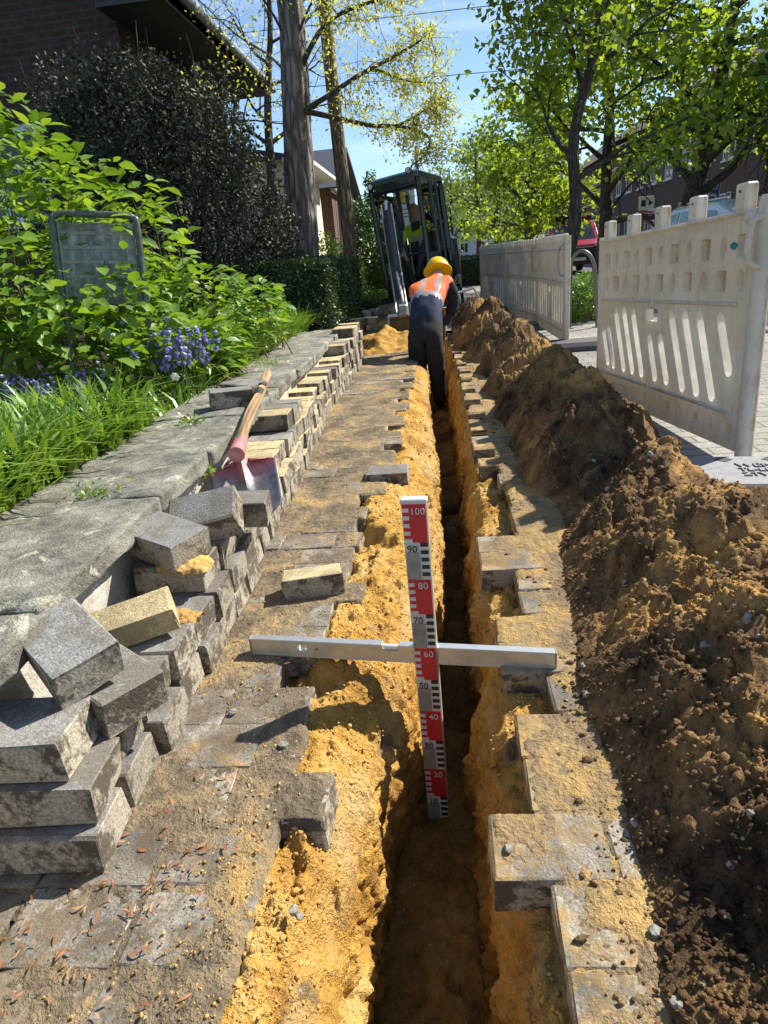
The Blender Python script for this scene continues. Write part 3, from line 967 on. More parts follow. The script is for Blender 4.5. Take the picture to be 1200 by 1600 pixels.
# ------------------------------------------------------------------ garden wall
wall_o = empty('garden_wall', (-.87, 1, 0), (0, 0, R(1.6)), 'low pale rendered garden wall with rough stone slabs on top', 'wall')
mb = MB()
mb.box((-.13, 1.85, .14), (.26, 7.4, .31), bev=.006)
mb.build('wall_body', M['plaster'], wall_o)
def rough_box(name, d, seed, nseg=9, amp=.012):
    """slab with rounded, broken edges; top faces subdivided and worn"""
    bm = bmesh.new()
    bmesh.ops.create_cube(bm, size=1.0)
    bmesh.ops.subdivide_edges(bm, edges=bm.edges[:], cuts=nseg, use_grid_fill=True)
    V = np.array([v.co[:] for v in bm.verts])
    S = V * np.array(d)
    h = np.array(d) / 2
    r = .009
    core = np.clip(S, -(h - r), h - r)
    off = S - core
    ln = np.linalg.norm(off, axis=1, keepdims=True)
    rounded = core + off / np.maximum(ln, 1e-6) * np.minimum(ln, r)
    nn = off / np.maximum(ln, 1e-6)
    q = S + seed * 3.7
    a = fbm(q, 7, 4, .6, 200)
    edge = (ln[:, 0] > r * .99)
    rounded += nn * (amp * .75 * a + .004 * fbm(q, 30, 3, .6, 205))[:, None] + nn * (-.014 * np.clip(fbm(q, 14, 3, .6, 210), 0, 1) * (np.abs(nn).max(1) < .98))[:, None]
    for v, c in zip(bm.verts, rounded): v.co = c
    me = bpy.data.meshes.new(name)
    bm.to_mesh(me); bm.free()
    return smooth(me)
ycuts = [-1.9, -1.3, -.66, .03, .68, 1.15, 1.72, 2.36, 2.95, 3.55, 4.1, 4.75, 5.45]
for k in range(len(ycuts) - 1):
    L = ycuts[k + 1] - ycuts[k] - .010
    me = rough_box('cap_slab', (.45, L, .062), k + 1, 24)
    o = link('cap_slab', me, M['cap'], wall_o)
    o.location = (-.165 + rg.uniform(-.012, .012), (ycuts[k] + ycuts[k + 1]) / 2, .327 + rg.uniform(-.006, .006))
    o.rotation_euler = (rg.uniform(-.008, .008), rg.uniform(-.012, .012), rg.uniform(-.01, .01))

# ------------------------------------------------------------------ heap of spoil
# centre x, y, height, slope, factor for the flank towards the trench
cones = [(.715, -.25, .345, 1.0, .88), (.715, .40, .34, 1.0, .88), (.735, 1.0, .335, 1.0, .88), (.755, 1.6, .31, 1.05, .90), (.725, 2.15, .285, 1.1, .98), (.60, 2.7, .27, 1.05, 1.15), (.67, 3.2, .37, 1.1, 1.22), (.655, 3.9, .36, 1.05, 1.22), (.645, 4.65, .38, 1.08, 1.2), (.62, 5.45, .36, 1.05, 1.2), (.58, 6.35, .38, 1.05, 1.15), (.54, 7.25, .43, 1.1, 1.15), (.42, 8.05, .44, 1.08, 1.15)]
def heap_h(P):
    k = .055
    acc = np.zeros(len(P))
    wob = .10 * fbm(P, 2.2, 3, .5, 90)
    for cx, cy, h, s, lf in cones:
        dx, dy = P[:, 0] - cx, P[:, 1] - cy
        dd = np.sqrt(dx * dx + (dy * .66) ** 2 + .010) - .10
        z = h - s * np.where(dx > 0, 1.12, lf) * dd + wob * .5
        acc += np.exp(z / k)
    return k * np.log(acc + np.exp(-.02 / k)) - .034
hx = np.concatenate([np.linspace(.12, .70, 170, endpoint=False), np.linspace(.70, 1.55, 120)])
hy = [-.55]
while hy[-1] < 9.0:
    dd = math.hypot(max(hy[-1], .5), .75)
    hy.append(hy[-1] + dd * .0046)
hy = np.array(hy)
gx, gy = np.meshgrid(hx, hy)
HP = np.stack([gx.ravel(), gy.ravel(), np.zeros(gx.size)], 1)
z = heap_h(HP)
HP[:, 2] = z
amt = np.clip(z / .10, 0, 1)
z2 = z + amt * (.10 * fbm(HP, 3.6, 5, .58, 101) + .050 * (lumps(HP, 8, 120) - .45) + .030 * (lumps(HP, 24, 130) - .45) + .016 * (lumps(HP, 58, 140) - .4) + .008 * (lumps(HP, 120, 145) - .4) + .007 * fbm(HP, 110, 2, .6, 150))
# clods thin out at the foot
z2 += (1 - amt) * np.clip(z / .05, 0, 1) * (.02 * (lumps(HP, 30, 131) - .3))
HP[:, 2] = np.where(z > .004, z2, -.03)
HP[:, 0] += amt * .02 * fbm(HP, 12, 3, .6, 160)
HP[:, 1] += amt * .02 * fbm(HP, 12, 3, .6, 170)
ii = np.arange(gx.size).reshape(gx.shape)
F = np.stack([ii[:-1, :-1], ii[:-1, 1:], ii[1:, 1:], ii[1:, :-1]], -1).reshape(-1, 4)
keep = (HP[F, 2].max(axis=1) > -.02)
heap = empty('soil_heap', (.7, 3, 0), label='long heap of dark brown and ochre soil thrown up beside the trench', cat='soil heap')
o = link('soil_body', smooth(np_mesh('soil_body', HP - np.array([.7, 3, 0]), F[keep])), M['heap'], heap)

# crumbs: small real lumps strewn over heap, sand and pavers
ICO = None
def ico_arrays():
    bm = bmesh.new()
    bmesh.ops.create_icosphere(bm, subdivisions=1, radius=1.0)
    V = np.array([v.co[:] for v in bm.verts]); F = np.array([[v.index for v in f.verts] for f in bm.faces])
    bm.free()
    return V, F
IV, IF = ico_arrays()
def crumbs(C, S, seed=0, squash=.75):
    """lumps at centres C with radii S, all in one array pair"""
    rg = np.random.default_rng(seed)
    n = len(C)
    jit = 1 + rg.uniform(-.45, .40, (n, len(IV), 1))
    sc = rg.uniform(.65, 1.3, (n, 1, 3)) * np.array([1, 1, squash])
    V = IV[None] * jit * sc
    a = rg.uniform(0, 2 * np.pi, n)
    ca, sa = np.cos(a)[:, None], np.sin(a)[:, None]
    X = V[:, :, 0] * ca - V[:, :, 1] * sa
    Yy = V[:, :, 0] * sa + V[:, :, 1] * ca
    V = np.stack([X, Yy, V[:, :, 2]], -1) * S[:, None, None] + C[:, None, :]
    Fc = (IF[None] + (np.arange(n) * len(IV))[:, None, None]).reshape(-1, 3)
    return V.reshape(-1, 3), Fc
# on the heap: density falls with distance
hz = HP[:, 2]
cand = np.where((hz > .0) & (HP[:, 1] < 7))[0]
w = 1.0 / (.5 + np.abs(HP[cand, 1] - .6)) ** .6
pick = RNG.choice(cand, 26000, p=w / w.sum())
C = HP[pick] + RNG.normal(0, .003, (len(pick), 3))
S = np.clip(RNG.lognormal(-5.75, .55, len(pick)), .0016, .0125)
V, Fc = crumbs(C, S, 5)
o = link('soil_crumbs', np_mesh('soil_crumbs', V - np.array([.7, 3, 0]), Fc), M['heap'], heap)
o['kind'] = 'stuff'
# around the foot of the heap and on the right pavers
n = 5200
yy = .35 + 5.5 * RNG.random(n) ** 1.7
foot = itp(yy, [.5, .9, 1.2, 1.6, 2, 2.5, 3.3, 5.2], [.30, .30, .30, .33, .34, .36, .33, .26])
xx = foot - np.abs(RNG.normal(0, .055, n)) + .03
C = np.stack([xx, yy, np.full(n, .001)], 1)
_r = sorted(rowR); ok = xx > np.array([r[1] for r in _r])[np.clip(np.searchsorted(np.array([r[0] for r in _r]), yy) - 1, 0, len(_r) - 1)] + .01
S = np.clip(RNG.lognormal(-6.0, .6, n), .0013, .010)[ok]
V, Fc = crumbs(C[ok], S, 6)
tag(link('soil_crumbs', np_mesh('soil_crumbs', V, Fc), M['crumb_soil']), 'brown soil crumbs strewn along the foot of the heap', kind='stuff')
# sand crumbs on ledge and on the left pavers
tv = P2[(P2[:, 2] > -.13) & (P2[:, 0] > -.40) & (P2[:, 0] < .2) & (P2[:, 1] > .35) & (P2[:, 1] < 4.5) & (~flat)]
pick = RNG.choice(len(tv), 9000)
C1 = tv[pick] + RNG.normal(0, .003, (9000, 3))
S1 = np.clip(RNG.lognormal(-6.15, .55, 9000), .0011, .0075)
V, Fc = crumbs(C1, S1, 8)
tag(link('sand_crumbs', np_mesh('sand_crumbs', V, Fc), M['crumb_sand']), 'loose orange sand crumbs on the ledges of the trench', kind='stuff')
n = 2600
yy = .4 + 3.6 * RNG.random(n) ** 1.5
xx = -.34 - np.abs(RNG.normal(0, .13, n))
C = np.stack([xx, yy, np.full(n, .001)], 1)
_r = sorted(leftRows); ok = (xx > -.66) & (xx < np.array([r[1] for r in _r])[np.clip(np.searchsorted(np.array([r[0] for r in _r]), yy) - 1, 0, len(_r) - 1)] - .01)
S = np.clip(RNG.lognormal(-6.6, .5, n), .0008, .004)[ok]
V, Fc = crumbs(C[ok], S, 9)
tag(link('grit', np_mesh('grit', V, Fc), M['crumb_sand']), 'fine sandy grit scattered over the left pavers', kind='stuff')
# sand spilled in mounds: under the level, at the right ledge, by the excavator bucket
def mound(name, c, r, h, mat, seed, label, stretch=1.0, cat='sand heap', n=46):
    g = np.linspace(-1, 1, n)
    a, b = np.meshgrid(g, g)
    rr = np.sqrt(a ** 2 + b ** 2)
    Pm = np.stack([a.ravel() * r, b.ravel() * r * stretch, np.zeros(a.size)], 1)
    q = Pm + np.array(c)
    z = h * np.clip(1 - rr.ravel() + .35 * fbm(q, 2.2 / r, 3, .5, seed), -.3, 1)
    z += np.clip(z / h * 2, 0, 1) * r * (.10 * (lumps(q, 6 / r, seed) - .4) + .04 * (lumps(q, 18 / r, seed + 3) - .4))
    Pm[:, 2] = np.where(z > 0, z, -.01)
    ii = np.arange(a.size).reshape(a.shape)
    F = np.stack([ii[:-1, :-1], ii[:-1, 1:], ii[1:, 1:], ii[1:, :-1]], -1).reshape(-1, 4)
    F = F[(Pm[F, 2].max(1) > 0)]
    o = link(name, smooth(np_mesh(name, Pm, F)), mat)
    o.location = c
    return tag(o, label, cat)
mound('sand_heap', (-.62, 7.5, 0), .40, .27, M['sand'], 300, 'orange sand heap on the pavers beside the excavator bucket', 1.3)
mound('sand_heap', (-.72, 9.6, 0), .35, .16, M['crumb_sand'], 330, 'low orange sand heap beside the excavator track', 1.2)

# single stones one can tell apart
STV = []
for k in range(4):
    rgk = np.random.default_rng(70 + k)
    bm = bmesh.new(); bmesh.ops.create_icosphere(bm, subdivisions=2, radius=1.0)
    A = np.array([v.co[:] for v in bm.verts])
    A = A * (1 + .55 * fbm(A + k * 5, 1.3, 4, .6, 400 + k) + .10 * fbm(A, 3, 2, .5, 420 + k))[:, None] * np.array([1, .74, .6])
    for v, c in zip(bm.verts, A): v.co = c
    me = bpy.data.meshes.new('stone'); bm.to_mesh(me); bm.free()
    me.materials.append(M['stone'])
    STV.append(me)
def hz_at(x, y):
    return float(max(0.0, heap_h(np.array([[x, y, 0.0]]))[0]))
stones = [
    (.258, .56, .011, 'pale angular stone at the foot of the heap near the lower edge'), (.262, .66, .011, 'small pale stone on the right pavers near the heap foot'),
    (.285, .84, .011, 'rounded white pebble on the pavers at the heap foot'), (.305, .99, .010, 'grey pebble at the heap foot right of the level'),
    (.275, 1.19, .012, 'white pebble just below the right end of the level'), (.29, 1.29, .010, 'small stone beside the right end of the level'),
    (-.375, 1.05, .012, 'rounded tan pebble on the left pavers below the level'), (-.505, 1.46, .008, 'tiny white pebble left of the level'),
    (-.30, .90, .012, 'pale pebble on the sand beside the tooth paver'), (-.325, .89, .010, 'white chip on the sand beside the tooth paver'),
    (-.28, .70, .010, 'white gravel chip in the hollow of the sand ledge'), (-.27, .69, .008, 'smallest white chip in the hollow of the sand ledge'),
    (.068, .80, .010, 'white stone on the protruding right paver'), (-.52, 1.16, .011, 'pale pebble at the foot of the stacked pavers'),
]
for x, y, r, lb in stones:
    o = link('stone', STV[rg.randrange(4)], None)
    zz = hz_at(x, y) if x > .24 else (.0 if (x < -.34 or x > .04) else -.035)
    if x < -.26 and x > -.34: zz = -.02
    o.location = (x, y, zz + r * .5); o.scale = (r,) * 3
    o.rotation_euler = (0, 0, rg.uniform(0, 6))
    tag(o, lb, 'stone', 'single stones around the trench')
ridx = RNG.choice(np.where((HP[:, 1] > .6) & (HP[:, 1] < 3.2) & (HP[:, 0] < .75) & (HP[:, 2] > .06))[0], 34)
for k, i in enumerate(ridx):
    o = link('stone', STV[k % 4], None)
    r = float(np.clip(RNG.lognormal(-4.75, .35), .006, .016))
    o.location = HP[i] + np.array([0, 0, r * .05]); o.scale = (r,) * 3
    o.rotation_euler = (rg.uniform(0, 6), rg.uniform(0, 6), rg.uniform(0, 6))
    tag(o, 'pale stone stuck in the flank of the soil heap', 'stone', 'stones in the soil heap')

# red-brown catkins on the pavers
n = 420
t = RNG.random(n)
cx = np.where(t < .35, -.70 + .13 * RNG.normal(size=n), np.where(t < .6, -.52 + .11 * RNG.normal(size=n), -.58 + .09 * RNG.normal(size=n)))
cy = np.where(t < .35, .55 + .10 * RNG.normal(size=n), np.where(t < .6, .75 + .14 * RNG.normal(size=n), 1.2 + 2.4 * RNG.random(n)))
ok = (cx < -.36) & (cx > -.95) & (cy > .35)
LV, LF = [], []
for x, y in zip(cx[ok], cy[ok]):
    a = RNG.uniform(0, 6.28); L = RNG.uniform(.006, .022); w = RNG.uniform(.0012, .003); zc = RNG.uniform(.002, .007); bend = RNG.uniform(-.5, .5)
    b = len(LV)
    for s in (-1, -.3, .4, 1):
        px = x + math.cos(a + bend * s) * L * s * .5; py = y + math.sin(a + bend * s) * L * s * .5
        for q in (-1, 1):
            ww = w * (1 - .6 * abs(s))
            LV.append((px - math.sin(a) * ww * q, py + math.cos(a) * ww * q, zc + .003 * (1 - s * s) * RNG.random()))
    for j in range(3): LF.append((b + 2 * j, b + 2 * j + 1, b + 2 * j + 3, b + 2 * j + 2))
tag(link('catkin_litter', np_mesh('catkin_litter', LV, np.array(LF)), M['litter']), 'red brown catkins fallen on the left pavers', kind='stuff')

# ------------------------------------------------------------------ stacked pavers
STK = [paver_mesh('stacked_paver', PL, PW, PT, 20 + k, [M['paver_top'], M['paver_side'], M['paver_base']]) for k in range(12)]
SMALL = paver_mesh('loose_paver', .188, .085, .068, 31, [M['paver_base'], M['paver_side'], M['paver_base']])
TAN = paver_mesh('stacked_paver', .188, .085, .068, 32, [M['paver_base'], M['paver_base'], M['paver_base']])
def brick(x, y, z, rot=(0, 0, 0), flip=False, label=None, group=None, me=None, name='stacked_paver'):
    o = link(name, me or rg.choice(STK), None)
    o.location = (x, y, z)
    e = Euler(rot).to_matrix()
    if flip: e = e @ Matrix.Rotation(math.pi, 3, 'X')
    o.rotation_euler = e.to_euler()
    return tag(o, label or 'grey concrete paver in the long low stack beside the garden wall', 'paver', group or 'pavers stacked along the garden wall')
def xr(y):        # right end of the stack
    return float(itp(y, [.5, 1.3, 1.6, 2.1, 2.5, 3.2, 4.2, 5.2, 6.4, 8.6], [-.615, -.625, -.63, -.665, -.68, -.72, -.79, -.79, -.79, -.88]))
# slots: (y, layers, back-step) from the nearest stack to the far end
slots = []
ONES = 'zeroth first second third fourth fifth sixth seventh eighth ninth tenth eleventh twelfth thirteenth fourteenth fifteenth sixteenth seventeenth eighteenth nineteenth'.split()
TENS = {20: 'twent', 30: 'thirt', 40: 'fort'}
def ordinal(n):
    if n < 20: return ONES[n]
    t = n // 10 * 10
    return TENS[t] + 'ieth' if n == t else TENS[t] + 'y-' + ONES[n - t]
yy = .815
pattern = [3, 2, 2, 2, 2, 3, 3, 3, 3, 2, 2, 3, 3, 3, 3, 4, 4, 4, 3, 3, 3, 2, 3, 2, 3, 3, 2, 3, 3, 3, 2, 3, 3, 4, 4, 4, 4, 5, 5, 4, 5]
for nlay in pattern:
    slots.append((yy, nlay)); yy += PIT + rg.uniform(.002, .012)
for i, (sy, nlay) in enumerate(slots):
    for l in range(nlay):
        jx = rg.uniform(-.012, .008) - (.02 if l == nlay - 1 and rg.random() < .4 else 0)
        jy = rg.uniform(-.006, .006)
        top = l == nlay - 1
        lb = None
        if i == 0: lb = ['bottom grey paver of the nearest stack at the left edge', 'middle grey paver of the nearest stack at the left edge', 'top grey paver of the nearest stack at the left edge'][l]
        flp = rg.random() < (.55 if sy > 2.0 else .25) and i > 0
        if i > 0:
            lv = 'only' if nlay == 1 else 'bottom' if l == 0 else 'top' if top else ('second', 'third', 'fourth')[l - 1]
            lb = ('ochre faced ' if flp and top else 'grey ') + lv + ' paver in the ' + ordinal(i + 1) + ' column of the wall stack from the camera'
        brick(xr(sy) - PL / 2 + jx - (.012 * l if i == 0 else 0), sy + jy + (.018 * l if i == 0 else 0), PT / 2 + l * (PT + .0015) + .001,
              (0, 0, rg.uniform(-.06, .06)), flip=flp, label=lb)
zt = 3 * PT
brick(-.737, .985, zt + .064, (R(8), R(11), R(-40)), label='dark grey paver tilted on top of the nearest stack', me=STK[0])
brick(-.690, 1.005, 2 * PT + .043, (0, R(2), R(-34)), label='grey paver half hidden under the tilted paver of the nearest stack', me=STK[1])
brick(-.745, 1.235, 2 * PT + .052, (R(16), R(-7), R(26)), label='ochre paver lying on its side on the second stack', me=TAN)
brick(-.765, 1.52, zt + .050, (R(4), R(5), R(-28)), label='broad grey paver set crooked on the sand strewn stack', me=STK[2])
brick(-.70, 1.66, zt + .062, (R(26), R(-8), R(10)), label='grey rough topped paver tipped towards the camera before the shovel', me=STK[3])
brick(-.66, 1.82, zt + .02, (R(2), R(2), R(6)), label='grey paver on the stack just before the shovel blade', me=STK[4])
brick(-.435, 1.735, .036, (0, 0, R(12)), label='single ochre topped paver lying loose on the pavement', me=SMALL, name='loose_paver')
brick(-.285, 2.84, -.005, (R(3), 0, R(-3)), label='single grey paver lying on the sand ledge at the trench edge', name='loose_paver')
capz = .363
brick(-1.00, 2.92, capz + PT / 2, (0, R(3), R(24)), label='lighter of two loose pavers lying on the wall slabs', name='loose_paver')
brick(-.985, 3.10, capz + PT / 2, (0, 0, R(-30)), label='darker of two loose pavers lying on the wall slabs', name='loose_paver')
for i, sx in enumerate((-1.04, -.84, -1.06, -.86)):
    for l in range(4 if i < 2 else 3):
        brick(sx + rg.uniform(-.02, .02), 8.0 + (i // 2) * .16, PT / 2 + l * .08, (0, 0, rg.uniform(-.2, .2)), flip=rg.random() < .3, label='dark paver in the square stack beside the hedge end', group='pavers stacked beside the hedge')
for i in range(16):
    brick(-1.0 + rg.uniform(-.24, .24), 10.1 + rg.uniform(-.3, .3), PT / 2 + (i // 5) * .085, (rg.uniform(-.2, .2), rg.uniform(-.2, .2), rg.uniform(-1.5, 1.5)), flip=rg.random() < .3, label='paver in the tumbled pile beyond the hedge', group='tumbled pavers beyond the hedge')
# clumps of sand left on top of stacked pavers
def sand_on(x, y, z, r, seed, lb):
    o = mound('sand_clump', (x, y, z), r, .016, M['crumb_sand'], seed, lb, .6, 'sand', 40)
sand_on(xr(1.45) - .075, 1.47, zt + .003, .075, 340, 'orange sand lying on the paver under the crooked one')
sand_on(xr(1.3) - .06, 1.33, 2 * PT + .005, .06, 350, 'orange sand lying on the low paver beside the ochre one')

# ------------------------------------------------------------------ measuring staff
SB, ST = Vector((-.0745, 1.33, -.515)), Vector((-.083, 1.335, .425))
SL = (ST - SB).length
zax = (ST - SB).normalized()
xax = Vector((1, -.10, 0)); xax = (xax - zax * xax.dot(zax)).normalized()
yax = zax.cross(xax)
staff = empty('measuring_staff', label='red and white measuring staff standing upright in the trench', cat='measuring staff')
staff.matrix_world = Matrix((xax, yax, zax)).transposed().to_4x4()
staff.location = SB
SW = .058
mb = MB(); mb.box((0, .012, SL / 2), (SW, .022, SL), bev=.002)
mb.build('staff_body', M['alu_dirty'], staff)
mb = MB(); mb.box((0, .0115, SL + .005), (SW + .003, .026, .012), bev=.002)
mb.build('end_cap', M['white'], staff)
def face(mb, x0, x1, z0, z1, mi=0, y=-.0012):
    mb.box(((x0 + x1) / 2, y + .0012, (z0 + z1) / 2), (x1 - x0, .0024, z1 - z0), mi=mi)
cm = SL / 100.0
hw = SW / 2 - .0025
for k in range(10):
    z0, z1 = k * 10 * cm, (k + 1) * 10 * cm
    mb = MB()
    if k % 2 == 1:       # red decade: red field, white ticks at the left
        face(mb, -hw + .014, hw, z0, z1, 1); face(mb, -hw, -hw + .014, z0, z1, 1)
        for j in range(5):
            face(mb, -hw - .0004, -hw + (.0145 if j else .0185), z0 + (2 * j) * cm, z0 + (2 * j + 1) * cm, 0, -.0030)
    else:                # white decade: grey worn field, black ticks at the right
        face(mb, -hw, hw, z0, z1, 0)
        face(mb, -hw, hw - .021, z0, z1 - 2.6 * cm, 2, -.0030)
        for j in range(5):
            face(mb, hw - .0175, hw + .0003, z0 + (2 * j + 1) * cm, z0 + (2 * j + 2) * cm, 3, -.0030)
    mb.build('scale_panel', [M['white'], M['red'], M['staff_grey'], M['black']], staff)
    num = str((k + 1) * 10)
    text_obj('number', num, .0245 if k < 9 else .023, M['white'] if k % 2 == 1 else M['black'], staff,
             (.0085 if k % 2 else -.010, -.0062, z1 - (.0150 if k < 9 else .016)), (R(90), 0, 0), .0006, sx=1.0)

# ------------------------------------------------------------------ spirit level
La, Lb = Vector((-.537, 1.407, 0)), Vector((.228, 1.313, 0))
LL_ = (Lb - La).length
level = empty('spirit_level', (La + Lb) / 2 + Vector((0, 0, -.002)), (R(-2), R(.3), math.atan2(Lb.y - La.y, Lb.x - La.x)), 'aluminium spirit level lying across the trench behind the measuring staff', 'spirit level')
Hh, Wd = .046, .021
# I-shaped profile: webs set back between the flanges
hole = [(-.245 + .0135 * math.cos(a), .0255 + .0125 * math.sin(a)) for a in np.linspace(0, 2 * math.pi, 20, endpoint=False)]
rim = [(-.205 + .0045 * math.cos(a), .0255 + .0045 * math.sin(a)) for a in np.linspace(0, 2 * math.pi, 12, endpoint=False)]
slot = [(-.012 + s * .021, zz) for s, zz in ((-1, .033), (1, .033), (1, .0462), (-1, .0462))]
out = [(-LL_ / 2, 0), (LL_ / 2, 0), (LL_ / 2, Hh), (.009, Hh), (.009, .031), (-.033, .031), (-.033, Hh), (-LL_ / 2, Hh)]
V, F = panel_vf(out, [hole, rim], [], Wd)
mb = MB().raw([(x, y - Wd / 2, z) for x, y, z in V], F)
for s in (0, 1):
    for x0, x1 in ((-LL_ / 2, -.033), (.009, LL_ / 2)) if s else ((-LL_ / 2, LL_ / 2),):
        mb.box(((x0 + x1) / 2, 0, Hh - .0028 if s else .0028), (x1 - x0 - .0006, Wd + .0026, .0058), bev=.0008)
mb.build('level_body', M['alu_dirty'], level)
mb = MB()
for x0, x1 in ((-LL_ / 2 + .001, -.034), (.010, LL_ / 2 - .001)):
    mb.box(((x0 + x1) / 2, 0, Hh + .0006), (x1 - x0, Wd + .0016, .0024), bev=.0006)
mb.build('top_rail', M['alu'], level)
mb = MB(); mb.tube([(-.245, -.006, .0255 - .011), (-.245, -.006, .0255 + .011)], .0052, 10); mb.build('plumb_vial', M['lens'], level)
mb = MB(); mb.tube([(-.031, 0, .0385), (.007, 0, .0385)], .0056, 10); mb.build('centre_vial', M['lens'], level)
for s in (-1, 1): MB().box((s * (LL_ / 2 + .0022), 0, Hh / 2), (.0044, Wd + .004, Hh + .003), bev=.001).build('end_cap', M['rubber_lit'], level)

# ------------------------------------------------------------------ shovel leaning on the stacked pavers
sA = Vector((-.768, 2.215, .338)); sB = Vector((-.945, 3.42, .43))
zx = (sB - sA).normalized()
xx_ = Vector((1, .10, -.10)); xx_ = (xx_ - zx * xx_.dot(zx)).normalized()
yx = zx.cross(xx_)
shov = empty('shovel', label='shovel with worn red and grey blade and wooden handle leaning on the stacked pavers', cat='shovel')
shov.matrix_world = Matrix((xx_, yx, zx)).transposed().to_4x4()
shov.location = sA
nu, nv = 22, 20
V, F = [], []
BW, BL = .128, .30
for j in range(nv + 1):
    t = j / nv
    zz = -BL * t
    half = BW * (1 - .10 * t) * (min(1, (.25 + (t / .12) ** .5)) if t < .12 else 1) * (1 if t < .75 else 1 - .35 * ((t - .75) / .25) ** 2.2)
    for i in range(nu + 1):
        s = i / nu * 2 - 1
        shoulder = .035 * abs(s) ** 2.2 * max(0, 1 - t * 3)
        y = .035 * (1 - s * s) * (1 - .5 * t) - .045 * math.exp(-(s / .14) ** 2) * max(0, 1 - t * 1.5)
        V.append((s * half, y + .02, zz - shoulder + .035 * s * s * max(0, t - .7) / .3))
for j in range(nv):
    for i in range(nu):
        a = j * (nu + 1) + i
        F.append((a, a + 1, a + nu + 2, a + nu + 1))
me = MB().raw(V, F).mesh('blade', True, False)
o = link('blade', me, M['shovel'], shov)
sm_ = o.modifiers.new('thick', 'SOLIDIFY'); sm_.thickness = .004
# blade lies flatter than the handle
bz = Vector((-.26, .68, .68)).normalized(); bxv = Vector((1, .27, .10)); bxv = (bxv - bz * bxv.dot(bz)).normalized(); byv = bz.cross(bxv)
BWM = Matrix.Translation((-.768, 2.23, .328)) @ Matrix((bxv, byv, bz)).transposed().to_4x4()
SHM = Matrix.Translation(sA) @ Matrix((xx_, yx, zx)).transposed().to_4x4()
o.matrix_local = SHM.inverted() @ BWM
mb = MB(); mb.tube([(0, .010, -.03), (0, .004, .06), (0, 0, .15)], [.031, .027, .0235], 14); mb.build('socket', M['shovel'], shov, True)
hp = arc([(0, 0, .02), (0, -.012, .4), (.006, -.004, .8), (0, 0, (sB - sA).length)], 8)
mb = MB(); mb.tube(hp, [.0215] * (len(hp) - 1) + [.018], 14); mb.build('handle', M['wood'], shov, True)
for za, zb in ((.70, .79), (.86, .93)):
    MB().tube([(.002, -.0085, za), (.002, -.0085, zb)], .0232, 14).build('handle_wrap', M['black'], shov, True)

# ------------------------------------------------------------------ barrier panels
def rrect(cx, cz, w, h, r, n=4):
    out = []
    for sx, sz, a0 in ((1, 1, 0), (-1, 1, 90), (-1, -1, 180), (1, -1, 270)):
        for k in range(n + 1):
            a = R(a0 + 90 * k / n)
            out.append((cx + sx * (w / 2 - r) + r * math.cos(a), cz + sz * (h / 2 - r) + r * math.sin(a)))
    return out
def oval(cx, cz, w, h, n=16):
    return [(cx + w / 2 * math.cos(2 * math.pi * k / n), cz + h / 2 * math.sin(2 * math.pi * k / n)) for k in range(n)]
def slanted(x0, z0, x1, z1, w, n=5):
    d = Vector((x1 - x0, z1 - z0)); L = d.length; d /= L; nn = Vector((-d.y, d.x))
    out = []
    for c, s in (((x1, z1), 1), ((x0, z0), -1)):
        for k in range(n + 1):
            a = math.pi * (k / n) - math.pi / 2
            p = Vector(c) + d * (s * math.cos(a) * w / 2) + nn * (s * math.sin(a) * w / 2)
            out.append((p.x, p.y))
    return out
BLN, BHT, BTH = 1.70, .93, .048
